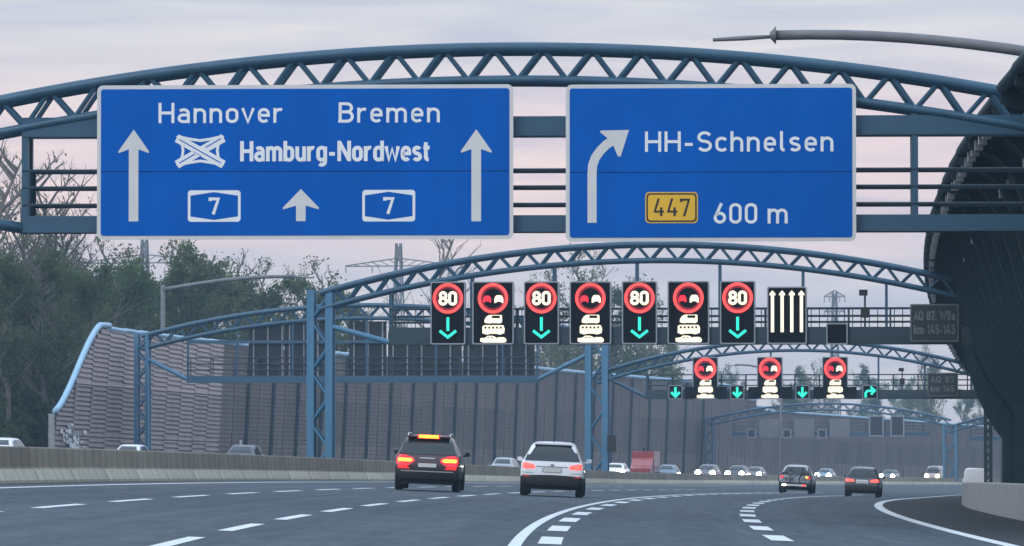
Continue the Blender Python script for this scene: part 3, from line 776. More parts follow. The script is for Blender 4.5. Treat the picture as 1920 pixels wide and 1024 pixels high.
s2, P2 = blue_sign('smaller blue sign reading HH-Schnelsen with bent right arrow', (1062, 163), 540, 293, 327 - 163, .52, 5.43 + .40 - .06)
word(s2, P2, 'HH-Schnelsen', 1209, 1561, 251, 289); word(s2, P2, '600', 1337, 1419, 385, 423); word(s2, P2, 'm', 1437, 1476, 385, 423)
mb = MB()
ribbon(mb, [P2(1111, 421), P2(1111, 330), P2(1112, 314), P2(1117, 300), P2(1126, 287), P2(1138, 275), P2(1156, 264)], 17 * K1, -.016)
poly(mb, [P2(*q) for q in reversed([(1127, 249), (1180, 248), (1164, 298), (1159, 297), (1148, 270), (1126, 252)])], -.0175)
mb.build('arrow', 'sign_grey', s2)
a, b = P2(1210, 422), P2(1308, 364)
pl = slab(rnd(a[0], a[1], b[0], b[1], .09), -.016, -.0125).build('exit_plate', 'sign_yellow', s2)
slab(rnd(a[0] + .025, a[1] + .025, b[0] - .025, b[1] - .025, .08), -.0185, -.0165).build('plate_edge', 'sign_black', pl)
slab(rnd(a[0] + .06, a[1] + .06, b[0] - .06, b[1] - .06, .06), -.021, -.0188).build('plate_field', 'sign_yellow', pl)
mb = MB(); x0, z0 = P2(1225, 409); text(mb, '447', x0, z0, 33 * K1, -.024, .13, fit=69 * K1); mb.build('numeral', 'sign_black', pl)

# ---- light signs (matrix boxes)
def matrix_box(label, s, dc, zbot, W, H, group, name='light_sign', frame_w=.05):
    t = thing(name, label, 'light sign', bframe(s) @ Matrix.Translation((dc, -.62, zbot)), group)
    slab(rnd(-W / 2, 0, W / 2, H, .07), .02, .32).build('housing', 'matrix_frame', t)
    slab(rnd(-W / 2 + frame_w, frame_w, W / 2 - frame_w, H - frame_w, .05), .0, .021).build('face', 'matrix_face', t)
    for z in (.06, H - .06):
        pass
    mb = MB()
    o, i_ = rnd(-W / 2, 0, W / 2, H, .07), rnd(-W / 2 + frame_w, frame_w, W / 2 - frame_w, H - frame_w, .05)
    n = len(o)
    mb.add([(p[0], -.02, p[1]) for p in o] + [(p[0], -.02, p[1]) for p in i_] + [(p[0], .018, p[1]) for p in i_] + [(p[0], .022, p[1]) for p in o],
           [(k, (k + 1) % n, n + (k + 1) % n, n + k) for k in range(n)] + [(n + k, n + (k + 1) % n, 2 * n + (k + 1) % n, 2 * n + k) for k in range(n)] + [(3 * n + k, 3 * n + (k + 1) % n, (k + 1) % n, k) for k in range(n)])
    mb.build('rim', 'matrix_frame', t)
    return t
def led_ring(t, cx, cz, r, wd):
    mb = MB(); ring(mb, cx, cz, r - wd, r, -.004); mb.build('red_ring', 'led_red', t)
    mb = MB(); ring(mb, cx, cz, r - wd * 1.75, r - wd, -.0035); mb.build('painted_glow', 'ring_glow_red', t)  # band imitating the ring's red glow, not a row of LEDs
def led_down(t, cx, z0, z1, hw, sw):
    mb = MB(); ribbon(mb, [(cx, z1), (cx, z0 + (z1 - z0) * .36)], sw, -.004)
    ribbon(mb, [(cx - hw, z0 + hw * .95), (cx, z0 + sw * .5), (cx + hw, z0 + hw * .95)], sw, -.005); mb.build('green_arrow', 'led_green', t)
def car_icon(mb, cx, cz, w_, h_, mat, y=-.004):
    c = [(-.5, -.5), (-.28, -.5), (-.26, -.34), (.26, -.34), (.28, -.5), (.5, -.5), (.5, .05), (.34, .42), (.2, .5), (-.2, .5), (-.34, .42), (-.5, .05)]
    poly(mb, [(cx + a * w_, cz + b * h_) for a, b in c], y, mat)
def vehicle_stack(t, cx, z, u, simple=False):
    """three stacked vehicle pictograms, u = metres per design unit; z = base"""
    mb = MB()
    def P(pts, dz): poly(mb, [(cx + a * u, z + (b * .90 + dz * 2.0) * u) for a, b in pts], -.004)
    P([(-24, 2), (-18, 0), (22, 0), (25, 2), (25, 7), (21, 11), (9, 11), (7, 9), (4, 12), (-1, 14), (-10, 14), (-15, 10), (-24, 9)], 0)
    P([(-20, 17), (-16, 16), (-14, 14.6), (-9, 14.6), (-7, 16), (8, 16), (10, 14.6), (15, 14.6), (17, 16), (21, 17), (22, 26), (20, 33), (18, 34), (-17, 34), (-20, 31)], 1)
    P([(-16, 37), (-12, 36), (-8, 35.2), (-4, 36), (8, 36), (11, 35.2), (14, 36), (17, 38), (17, 52), (15, 53), (-7, 53), (-12, 50), (-16, 43)], 2)
    o = mb.build('vehicle_symbols', 'led_cream', t)
    mb = MB()
    def Q(x0, z0, x1, z1): poly(mb, [(cx + x0 * u, z + z0 * u), (cx + x1 * u, z + z0 * u), (cx + x1 * u, z + z1 * u), (cx + x0 * u, z + z1 * u)], -.0055)
    if not simple:
        for k in range(5): Q(-16 + 7.2 * k, 26, -12.2 + 7.2 * k, 30)
        Q(-4, 8.6, .5, 10.2); Q(-11, 8.4, -6.5, 10)
    Q(-2, 45.5, 13, 50.5)
    mb.build('symbol_windows', 'matrix_face', o)
KG2 = 1 / 48.58
G2Z = lambda v: 5.78 + (640 - v) * KG2     # height of picture row v on this gantry plane
def d2(u): return -8.62 + (u - 812) * KG2 * 1.0 - .35
names80 = ['first speed limit light sign from the left, beside the braced post', 'second 80 speed light sign from the left on the light sign gantry', 'third 80 speed light sign from the left on the light sign gantry', 'rightmost 80 speed light sign, beside the white lane arrows sign']
for i, u in enumerate((835.5, 1011.5, 1195.5, 1379)):
    W, H = 66 * KG2, 118 * KG2
    t = matrix_box(names80[i], G2, d2(u), G2Z(641), W, H, 'speed limit light signs')
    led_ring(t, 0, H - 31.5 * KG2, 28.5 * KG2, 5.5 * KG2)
    mb = MB(); text(mb, '80', -17 * KG2, H - 44 * KG2, 25 * KG2, -.004, .22, track=.06, fit=34 * KG2); mb.build('numeral', 'led_cream', t)
    led_down(t, 0, 11 * KG2, 51 * KG2, 15.5 * KG2, 5.2 * KG2)
namesno = ['no overtaking light sign between the first two 80 signs', 'no overtaking light sign in the middle of the light sign gantry', 'no overtaking light sign between the last two 80 signs']
for i, u in enumerate((920.5, 1103.5, 1287)):
    W, H = 78 * KG2, 118 * KG2
    t = matrix_box(namesno[i], G2, d2(u), G2Z(641), W, H, 'no overtaking light signs on the second gantry')
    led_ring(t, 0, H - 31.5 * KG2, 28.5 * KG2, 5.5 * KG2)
    mb = MB(); car_icon(mb, -11 * KG2, H - 33 * KG2, 15 * KG2, 13 * KG2, 0); mb.build('red_car_symbol', 'led_red_deep', t)
    mb = MB(); car_icon(mb, 11 * KG2, H - 33 * KG2, 17 * KG2, 14.5 * KG2, 0); mb.build('pale_car_symbol', 'led_cream', t)
    vehicle_stack(t, 0, 3.5 * KG2, KG2)
W, H = 74 * KG2, 107 * KG2
t = matrix_box('black light sign with four tall white upward arrows', G2, d2(1471), G2Z(641), W, H, 'other panels on the second gantry')
for k in range(4):
    x = (-27 + 18 * k) * KG2; mb = MB(); b0, t0 = 22 * KG2, 100 * KG2; a_ = 3.0 * KG2; q = 6 * KG2
    poly(mb, [(x - a_, b0), (x + a_, b0), (x + a_, t0 - 9 * KG2), (x + q, t0 - 9 * KG2), (x + q * .8, t0 - 5 * KG2), (x, t0), (x - q * .8, t0 - 5 * KG2), (x - q, t0 - 9 * KG2), (x - a_, t0 - 9 * KG2)], -.004); mb.build('white_arrow', 'led_cream', t)
t = matrix_box('small unlit square light sign right of the four arrows', G2, d2(1564), G2Z(642), 40 * KG2, 40 * KG2, 'other panels on the second gantry')
t = thing('text_panel', 'grey unlit text panel at the right end of the second gantry', 'road sign', bframe(G2) @ Matrix.Translation((d2(1700), -.62, G2Z(637))))
slab(rnd(0, 0, 90 * KG2, 70 * KG2, .05), .0, .08).build('border', 'panel_text', t)
slab(rnd(.05, .05, 90 * KG2 - .05, 70 * KG2 - .05, .04), -.01, -.001).build('field', 'panel_grey_dark', t)
mb = MB(); text(mb, 'AQ 87. W9a', 7 * KG2, 40 * KG2, 17 * KG2, -.014, .16, fit=76 * KG2); text(mb, 'km 145-143', 7 * KG2, 14 * KG2, 17 * KG2, -.014, .16, fit=76 * KG2); mb.build('lettering', 'panel_text', t)

# third gantry
KG3 = 1 / 28.74
def d3(u): return (u - 1120) * KG3 - 13.4
G3Z = lambda v: 6.05 + (737 - v) * KG3
lab3 = ['leftmost no overtaking light sign on the distant third gantry', 'middle no overtaking light sign on the distant third gantry', 'rightmost no overtaking light sign on the distant third gantry']
for i, u in enumerate((1325, 1446, 1568)):
    W, H = 48 * KG3, 79 * KG3
    t = matrix_box(lab3[i], G3, d3(u), G3Z(737), W, H, 'no overtaking light signs on the third gantry', frame_w=.06)
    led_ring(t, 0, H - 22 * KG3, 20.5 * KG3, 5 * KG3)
    mb = MB(); car_icon(mb, -8 * KG3, H - 22 * KG3, 11 * KG3, 10 * KG3, 0); mb.build('red_car_symbol', 'led_red_deep', t)
    mb = MB(); car_icon(mb, 8 * KG3, H - 22 * KG3, 12 * KG3, 11 * KG3, 0); mb.build('pale_car_symbol', 'led_cream', t)
    vehicle_stack(t, 0, 2 * KG3, KG3 * .66, True)
lab4 = ['green arrow lane light under the arch start of the third gantry', 'green arrow lane light between left and middle overtaking signs', 'green arrow lane light between middle and right overtaking signs']
for i, u in enumerate((1269, 1385, 1507)):
    t = matrix_box(lab4[i], G3, d3(u), G3Z(737), 26 * KG3, 26 * KG3, 'small lane lights on the third gantry', 'lane_light')
    mb = MB(); a = 26 * KG3
    ribbon(mb, [(0, a - 3.5 * KG3), (0, 9 * KG3)], 4.6 * KG3, -.004); ribbon(mb, [(-8 * KG3, 13 * KG3), (0, 5 * KG3), (8 * KG3, 13 * KG3)], 4.6 * KG3, -.005)
    mb.build('green_arrow', 'led_green', t)
t = matrix_box('green lane light with arrow bending right on the third gantry', G3, d3(1633), G3Z(737), 28 * KG3, 26 * KG3, 'small lane lights on the third gantry', 'lane_light')
mb = MB(); u = KG3
ribbon(mb, [(-8 * u, 3 * u), (-8 * u, 11 * u), (-5 * u, 15 * u), (5 * u, 16 * u)], 4.4 * u, -.004); ribbon(mb, [(1 * u, 23 * u), (9 * u, 16 * u), (2 * u, 8.5 * u)], 4.2 * u, -.005); mb.build('green_arrow', 'led_green', t)
t = thing('text_panel', 'small hazy grey panel at the right of the third gantry', 'road sign', bframe(G3) @ Matrix.Translation((d3(1740), -.62, G3Z(732))))
slab(rnd(0, 0, 57 * KG3, 44 * KG3, .05), .0, .08).build('border', 'panel_text', t)
slab(rnd(.06, .06, 57 * KG3 - .06, 44 * KG3 - .06, .04), -.01, -.001).build('field', 'panel_grey_dark', t)
mb = MB(); text(mb, 'AQ 87', 6 * KG3, 26 * KG3, 11 * KG3, -.014, .18, fit=44 * KG3); text(mb, 'km 145', 6 * KG3, 9 * KG3, 11 * KG3, -.014, .18, fit=44 * KG3); mb.build('lettering', 'panel_text', t)
for i, u in enumerate((1297, 1355, 1416, 1478, 1538, 1598)):
    beam(g3, 'control_cabinet', (d3(u) - .35, -.75, 6.1), (d3(u) + .35, -.47, 6.85), 'matrix_face')
# backs of the signs facing the other carriageway
lab5 = ['dark back of a sign at the left of the opposite bay', 'dark back of a sign left of the near braced post', 'narrow dark back of a sign just right of the near braced post', 'low wide dark back of a sign in the middle of the opposite bay', 'dark back of a sign at the right of the opposite bay']
for i, (d0, d1_, z0, z1) in enumerate(((-36.6, -34.3, 7.4, 11.1), (-34.2, -30.9, 7.4, 11.2), (-29.9, -27.4, 7.4, 11.2), (-27.3, -22.4, 7.4, 10.5), (-22.3, -17.6, 7.4, 10.5))):
    t = thing('rear_facing_sign', lab5[i], 'road sign', bframe(G3) @ Matrix.Translation((d0, .55, z0)), 'sign backs on the third gantry')
    slab(rnd(0, 0, d1_ - d0, z1 - z0, .06), .0, .12).build('back_plate', 'panel_grey_dark', t)
    for x in np.arange(.35, d1_ - d0, .95): beam(t, 'back_rail', (x - .045, -.09, .05), (x + .045, -.001, z1 - z0 - .05), 'galv')
for i, (d0, d1_) in enumerate(((-23.5, -21.7), (-20.8, -19.1))):
    t = thing('rear_facing_sign', ['left', 'right'][i] + ' of two far dark sign boxes with pale frames', 'road sign', bframe(G4) @ Matrix.Translation((d0, -.75, 6.5)), 'sign backs on the far gantry')
    slab(rnd(0, 0, d1_ - d0, 2.6, .06), .0, .3).build('back_plate', 'matrix_frame', t)
    slab(rnd(.14, .14, d1_ - d0 - .14, 2.46, .06), -.02, -.001).build('cover', 'panel_grey_dark', t)
for i, d0 in enumerate((-39, -34.5, -30)):
    t = thing('rear_facing_sign', ['leftmost', 'middle', 'rightmost'][i] + ' small square sign back on the far gantry', 'road sign', bframe(G4) @ Matrix.Translation((d0, -.75, 6.3)), 'small sign backs on the far gantry')
    slab(rnd(0, 0, 1.1, 1.1, .06), .0, .3).build('back_plate', 'matrix_frame', t)
    slab(rnd(.12, .12, .98, .98, .06), -.02, -.001).build('cover', 'panel_grey_dark', t)
    beam(t, 'grey_cabinet', (1.5, .1, .1), (4.0, .4, 2.4), 'lamp_grey')
# cameras on the walkways
for lab, gs, x, z in (('small camera on a short pole on the second gantry walkway', G2, d2(1616), 6.42), ('small camera on a short pole on the third gantry walkway', G3, d3(1693), 6.65)):
    t = thing('traffic_camera', lab, 'camera', bframe(gs) @ Matrix.Translation((x, -.38, z)), 'gantry cameras')
    bar(t, 'pole', (0, 0, 0), (0, 0, 1.25), .04, 'dark_steel'); MB().box((-.22, -.3, 1.2), (.1, .2, 1.42)).build('camera_head', 'plastic', t)
    MB().box((-.16, -.1, .35), (.16, .1, .75)).build('cabinet', 'plastic', t)

# ------------------------------------------------------------------ lamp posts
def lamp(label, s, d, H, arm, side, r0=.13, mat='lamp_grey', z0=None):
    t = thing('street_lamp', label, 'street lamp', frame(s, d, -.2), 'street lamps with long curved arms')
    MB().tube([(0, 0, 0), (0, 0, H * .5), (0, 0, H)], [r0 * 1.25, r0 * 1.1, r0], 10).build('pole', mat, t, smooth=True)
    pts = []
    for i in range(13):
        q = i / 12; pts.append((side * arm * .86 * q, 0, H - .35 + .95 * math.sin(q * math.pi * .55)))
    MB().tube(pts, [r0 * (1.0 - .15 * i / 12) for i in range(13)], 10).build('arm', mat, t, smooth=True)
    e = pts[-1]
    MB().tube([e, (e[0] + side * .14, 0, e[2])], [r0 * 1.6, r0 * .5], 10).build('collar', mat, t, smooth=True)
    MB().tube([(e[0] + side * .1, 0, e[2] - .03), (e[0] + side * arm * .07, 0, e[2] - .06), (e[0] + side * arm * .14, 0, e[2] - .10)], [r0 * .3, r0 * .42, r0 * .3], 8).build('lamp_head', mat, t, smooth=True)
    return t
lamp('thick curved lamp arm reaching over the right carriageway above the signs', 108.5, 13.9, 10.72, 10.2, -1, .135)
lamp('grey lamp post with long arm behind the left noise barrier', 353, -49.6, 14.0, 11.4, 1, .16)
lamp('distant thin lamp post in the haze between the light signs', 460, -13.2, 11, 5, -1, .1)
lamp('distant lamp post beside the right noise barrier edge', 430, 9.8, 16.3, 4.5, -1, .1)

# ------------------------------------------------------------------ pylons
def pylon(label, s, d, H, arm, za, base=3.2):
    t = thing('power_pylon', label, 'pylon', frame(s, d, -.5), 'lattice power pylons behind the trees')
    mb = MB(); n = 10; r = .16
    def c(z): return base * (1 - z / H) * .5 + .35 * z / H
    for k in range(n):
        a, b = H * k / n, H * (k + 1) / n
        for sx, sy in ((1, 1), (1, -1), (-1, 1), (-1, -1)):
            mb.tube([(sx * c(a), sy * c(a), a), (sx * c(b), sy * c(b), b)], r, 4, caps=False)
        for sy in (1, -1):
            mb.tube([(-c(a), sy * c(a), a), (c(b), sy * c(b), b)], r * .6, 4, caps=False); mb.tube([(c(a), sy * c(a), a), (-c(b), sy * c(b), b)], r * .6, 4, caps=False)
    mb.build('tower', 'lamp_grey', t)
    mb = MB()
    for z, L in zip(za, arm):
        for sg in (1, -1):
            mb.tube([(0, 0, z + 1.2), (sg * L, 0, z)], r * .8, 4); mb.tube([(0, 0, z - .1), (sg * L, 0, z - .1)], r * .8, 4)
            m = 6
            for k in range(m):
                x0, x1 = sg * L * k / m, sg * L * (k + 1) / m
                mb.tube([(x0, 0, z - .1), (x1, 0, z - .1 + 1.2 * (1 - (k + 1) / m))], r * .5, 4, caps=False)
            for q in (.5, 1): mb.tube([(sg * L * q, 0, z), (sg * L * q, 0, z - 1.2)], r * .6, 4)
    mb.build('crossarms', 'lamp_grey', t)
pylon('lattice power pylon with wide crossarm above the left trees', 700, -155, 36.5, [10.5], [33])
pylon('lattice power pylon with wide crossarm left of the light signs', 760, -132.5, 38.6, [9.0], [35])
pylon('small far lattice pylon right of the four arrow sign', 950, -98.5, 38, [2.1, 2.1], [37, 34], 2.6)

# ------------------------------------------------------------------ vehicles
SUV = dict(L=4.35, st=[(0, .34, .55, .60, .80, .76), (.03, .30, .78, .84, .86, .80), (.07, .28, .90, .98, .885, .80), (.12, .27, .96, 1.05, .90, .78), (.22, .26, 1.0, 1.22, .90, .70), (.36, .26, 1.0, 1.40, .90, .63), (.50, .26, 1.0, 1.49, .90, .60),
     (.9, .26, .99, 1.54, .90, .60), (1.9, .26, .96, 1.55, .90, .60), (2.5, .26, .95, 1.50, .90, .585), (2.9, .26, .95, 1.30, .90, .63), (3.25, .26, .94, 1.06, .89, .74), (3.6, .26, .88, .99, .88, .76), (4.1, .27, .78, .90, .84, .72), (4.28, .30, .66, .76, .78, .66), (4.35, .36, .58, .62, .70, .60)])
JEEP = dict(L=4.7, st=[(0, .36, .70, .75, .86, .82), (.04, .33, .88, .94, .93, .86), (.09, .32, 1.02, 1.10, .955, .86), (.16, .31, 1.08, 1.18, .965, .84), (.28, .30, 1.10, 1.38, .965, .76), (.42, .30, 1.10, 1.58, .965, .70), (.55, .30, 1.10, 1.68, .965, .67),
     (1.0, .3, 1.09, 1.72, .965, .67), (2.1, .3, 1.06, 1.72, .965, .67), (2.7, .3, 1.05, 1.66, .965, .65), (3.1, .3, 1.05, 1.42, .965, .70), (3.45, .3, 1.04, 1.15, .955, .82), (3.8, .3, 1.0, 1.10, .94, .84), (4.4, .31, .92, 1.03, .91, .80), (4.62, .34, .78, .9, .86, .76), (4.7, .4, .66, .7, .80, .72)])
JEEP = dict(L=4.7, st=[(a, b, c * .95, e_ * .93, f * .965, g * .965) for a, b, c, e_, f, g in JEEP['st']])
HATCH = dict(L=4.2, st=[(a, b, c * .96, e_ * .945, f, g) for a, b, c, e_, f, g in SUV['st']])
VAN = dict(L=5.2, st=[(0, .36, .9, 1.0, .90, .88), (.02, .34, 1.1, 1.9, .96, .86), (.06, .33, 1.15, 2.1, .97, .84), (.15, .32, 1.15, 2.16, .97, .82), (1.5, .32, 1.15, 2.2, .97, .82), (3.4, .32, 1.15, 2.18, .97, .80), (3.9, .32, 1.14, 1.95, .97, .80), (4.3, .32, 1.12, 1.4, .96, .86), (4.6, .32, 1.05, 1.15, .95, .85), (5.05, .34, .9, 1.0, .90, .80), (5.2, .4, .7, .75, .82, .72)])
def section(st):
    y, zb, zbt, zr, wb, wr = st
    zr = max(zr, zbt + .02)
    half = [(0, zb), (wb * .55, zb), (wb * .86, zb + .02), (wb * .965, zb + .09), (wb * .99, zb + .19), (wb, zb + .27), (wb, zb + .275 + max(zbt - zb - .275, .01) * .5), (wb * .985, zb + .275 + max(zbt - zb - .275, .01) * .84), (wb * .955, zbt),
            (wr + (wb * .955 - wr) * .5, zbt + (zr - zbt) * .48), (wr + (wb * .955 - wr) * .12, zbt + (zr - zbt) * .84), (wr * .93, zr - (zr - zbt) * .05), (wr * .8, zr), (wr * .4, zr + .012), (0, zr + .016)]
    return [(x, y, z) for x, z in half] + [(-x, y, z) for x, z in half[-2:0:-1]]
def body_mesh(spec, mat):
    st = spec['st']; fine = []
    for a, b in zip(st[:-1], st[1:]):
        n = max(1, int((b[0] - a[0]) / .16))
        for i in range(n): fine.append(tuple(a[k] + (b[k] - a[k]) * i / n for k in range(6)))
    fine.append(st[-1])
    mb = MB(); mb.loft([section(q) for q in fine], True, caps=True)
    clad = spec is not VAN
    for i, f in enumerate(mb.f):
        if clad and len(f) == 4 and max(mb.v[k][2] - 0 for k in f) < .665: mb.m[i] = 1
        elif clad and len(f) > 4: mb.m[i] = 1
    me = mb.mesh('body', [mat, 'plastic'])
    bm = bmesh.new(); bm.from_mesh(me); bmesh.ops.recalc_face_normals(bm, faces=bm.faces[:]); bm.to_mesh(me)
    tree = BVHTree.FromBMesh(bm); bm.free()
    me.polygons.foreach_set('use_smooth', [True] * len(me.polygons)); me.set_sharp_from_angle(angle=R(38))
    return me, tree
def decal(tree, outline, view, off=.008, cuts=3):
    """patch of the body surface: outline given in the view plane, wrapped onto the body"""
    bm = bmesh.new()
    vs = [bm.verts.new((a, 0, b)) for a, b in outline]; bm.faces.new(vs)
    bmesh.ops.triangulate(bm, faces=bm.faces[:]); bmesh.ops.subdivide_edges(bm, edges=bm.edges[:], cuts=cuts, use_grid_fill=True)
    bm.verts.ensure_lookup_table(); last = None
    for v in bm.verts:
        a, b = v.co.x, v.co.z
        if view == 'rear': o, dr = Vector((a, -3, b)), Vector((0, 1, 0))
        elif view == 'front': o, dr = Vector((a, 9, b)), Vector((0, -1, 0))
        elif view == 'right': o, dr = Vector((4, a, b)), Vector((-1, 0, 0))
        else: o, dr = Vector((-4, a, b)), Vector((1, 0, 0))
        hit = tree.ray_cast(o, dr)
        if hit[0] is None:
            hit = tree.find_nearest(Vector((a, 0, b)) if view == 'rear' else o)
        v.co = hit[0] - dr * off
    bmesh.ops.recalc_face_normals(bm, faces=bm.faces[:])
    return bm
_wheel = {}
def wheel_mesh(r, wd):
    if (r, wd) not in _wheel:
        n = 20; prof = [(r * .62, -wd / 2), (r * .93, -wd / 2), (r, -wd / 2 + .04), (r, wd / 2 - .04), (r * .93, wd / 2), (r * .62, wd / 2)]
        mb = MB(); mb.loft([[(x, q * math.cos(2 * math.pi * k / n), q * math.sin(2 * math.pi * k / n)) for q, x in prof] for k in range(n + 1)], False)
        ty = mb.mesh('tyre', 'tyre', True, 40)
        mb = MB(); mb.tube([(-wd / 2 + .03, 0, 0), (wd / 2 - .03, 0, 0)], r * .63, 16)
        for k in range(5):
            a = 2 * math.pi * k / 5
            for sx in (-1, 1): mb.box((-.012, -.03, .05), (.012, .03, r * .6), 0, Matrix.Translation((sx * (wd / 2 - .02), 0, 0)) @ Matrix.Rotation(a, 4, 'X'))
        _wheel[(r, wd)] = (ty, mb.mesh('rim', 'rim'))
    return _wheel[(r, wd)]
_bodies = {}
def vehicle(name, label, cat, s, d, spec, pmat, oncoming=False, group=None, rear=None, front=None, r=.34, yaw=0, glass='car_glass', mirrors=True, rails=False):
    L = spec['L']
    F = frame(s, d) @ Matrix.Rotation((math.pi if oncoming else 0) + yaw, 4, 'Z')
    # tilt with the cross slope
    sl = math.atan2(road(s, d - .8).z - road(s, d + .8).z, 1.6)
    F = F @ Matrix.Rotation(sl * (-1 if oncoming else 1), 4, 'Y') @ Matrix.Translation((0, -L / 2 if oncoming else 0, 0))
    t = thing(name, label, cat, F, group)
    key = (id(spec), pmat)
    if key not in _bodies: _bodies[key] = body_mesh(spec, pmat)
    me, tree = _bodies[key]
    put('body', me, t)
    def dec(nm, o, view, mat, off=.008, parent=None, cuts=3):
        bm = decal(tree, o, view, off, cuts); m2 = bpy.data.meshes.new(nm); bm.to_mesh(m2); bm.free(); m2.materials.append(MATS[mat])
        m2.polygons.foreach_set('use_smooth', [True] * len(m2.polygons))
        return put(nm, m2, parent or t)
    hb = max(q[4] for q in spec['st']); zr = max(q[3] for q in spec['st']); wr = [q for q in spec['st'] if q[3] > zr - .1][0][5]
    zb = [q for q in spec['st'] if q[3] > zr - .1][0][2]
    # undercarriage
    MB().box((-hb * .8, .25, .2), (hb * .8, L - .3, .36)).build('chassis', 'plastic', t)
    ty, rm = wheel_mesh(r, .23)
    for y in (.80, L - .85):
        for sx in (-1, 1):
            wo_ = put('wheel', ty, t, Matrix.Translation((sx * (hb - .11), y, r))); put('rim', rm, wo_)
            mb = MB(); n = 18
            mb.add([(sx * (hb + .004), y + (r + .07) * math.cos(math.pi * k / n), max(.28, r + (r + .07) * math.sin(math.pi * k / n))) for k in range(n + 1)] + [(sx * (hb - .12), y + (r + .07) * math.cos(math.pi * k / n), max(.28, r + (r + .07) * math.sin(math.pi * k / n))) for k in range(n + 1)],
                   [tuple(range(n + 1))] + [(k, k + 1, n + 2 + k, n + 1 + k) for k in range(n)])
            mb.build('wheel_arch', 'plastic', t)
    # glass
    z0, z1 = zb + .035, zr - .10
    fr = lambda z: (z - zb) / (zr - zb)
    wx = lambda z: hb * .955 + (wr - hb * .955) * fr(z)
    van = spec is VAN
    if not van:
        dec('rear_window', [(-wx(z0) + .055, z0 - .02), (wx(z0) - .055, z0 - .02), (wx(z1) - .03, z1 + .02), (-wx(z1) + .03, z1 + .02)], 'rear', glass, .022, None, 9)
    ys = [q[0] for q in spec['st']]
    yr = [q[0] for q in spec['st'] if q[3] > zr - .1]; ya, yb = yr[0], yr[-1]
    for view in ('right', 'left'):
        if van: dec('side_window', [(3.0, z0 + .1), (4.05, z0 + .1), (3.75, z1 - .1), (3.05, z1 - .1)], view, glass)
        else:
            ym = (ya + yb) / 2
            dec('side_window', [(ya - .02, z0), (ym - .05, z0), (ym - .05, z1), (ya + .15, z1)], view, glass)
            dec('side_window', [(ym + .03, z0), (yb + .42, z0), (yb + .02, z1), (ym + .03, z1)], view, glass)
    dec('windscreen', [(-wx(z0) + .10, z0 + .12), (wx(z0) - .10, z0 + .12), (wx(z1) - .06, z1), (-wx(z1) + .06, z1)], 'front', glass, .02, None, 7)
    if mirrors:
        for sx in (-1, 1):
            mb = MB(); y = yb + .25
            mb.tube([(sx * (hb - .02), y, zb - .04), (sx * (hb + .06), y, zb + .0)], .03, 6)
            mb.loft([[(sx * (hb + .02 + a * .17), y - .06 + c_, zb - .04 + b * .13) for a, b in ((0, 0), (.8, .05), (1, .5), (.8, 1), (.1, .9))] for c_ in (0, .1)], True, caps=True)
            mb.build('mirror', pmat if pmat != 'paint_maroon' else 'plastic', t)
    if rails:
        for sx in (-1, 1): MB().tube([(sx * wr * .93, ya + .05, zr - .02), (sx * wr * .93, ya + .25, zr + .05), (sx * wr * .93, yb - .2, zr + .05), (sx * wr * .93, yb, zr - .02)], .022, 6).build('roof_rail', 'chrome', t, smooth=True)
    if rear: rear(t, dec, dict(hb=hb, zb=zb, zr=zr, wr=wr, ya=ya, L=L))
    if front: front(t, dec, dict(hb=hb, zb=zb, zr=zr, wr=wr, L=L))
    return t
def mir(o): return [(-x, z) for x, z in o]
def both(dec, nm, o, view, mat, off=.010):
    a = dec(nm, o, view, mat, off); b = dec(nm, mir(o), view, mat, off); return a, b
def lettering_plate(t, z, wd=.52, y=-.03, mat='plate'):
    pl = slab(rnd(-wd / 2, z - .055, wd / 2, z + .055, .012), y - .012, y).build('number_plate', mat, t)
    return pl
def rear_white(t, dec, q):
    both(dec, 'tail_light', [(.48, .80), (.52, .90), (.76, .955), (.845, .93), (.85, .80), (.70, .775)], 'rear', 'tail_hot')
    both(dec, 'reflector', [(.62, .545), (.83, .555), (.81, .60), (.66, .585)], 'rear', 'tail_red_dim', .02)
    dec('boot_line', [(-.46, .842), (.46, .842), (.46, .856), (-.46, .856)], 'rear', 'plastic', .012)
    both(dec, 'crease', [(.50, .66), (.86, .665), (.86, .685), (.55, .675)], 'rear', 'paint_silver', .012)
    lettering_plate(t, .755, .50, -.005); dec('plate_recess', [(-.29, .69), (.29, .69), (.27, .825), (-.27, .825)], 'rear', 'paint_silver', .006)
    dec('emblem', [(-.05, .865), (.05, .865), (.06, .91), (0, .935), (-.06, .91)], 'rear', 'rim', .012)
    MB().box((-q['wr'] * .9, q['ya'] - .14, q['zr'] - .075), (q['wr'] * .9, q['ya'] + .02, q['zr'] - .03)).build('roof_spoiler', 'paint_white', t)
    MB().tube([(0, q['ya'] + .25, q['zr']), (0, q['ya'] + .12, q['zr'] + .13)], .012, 5).build('aerial', 'plastic', t)
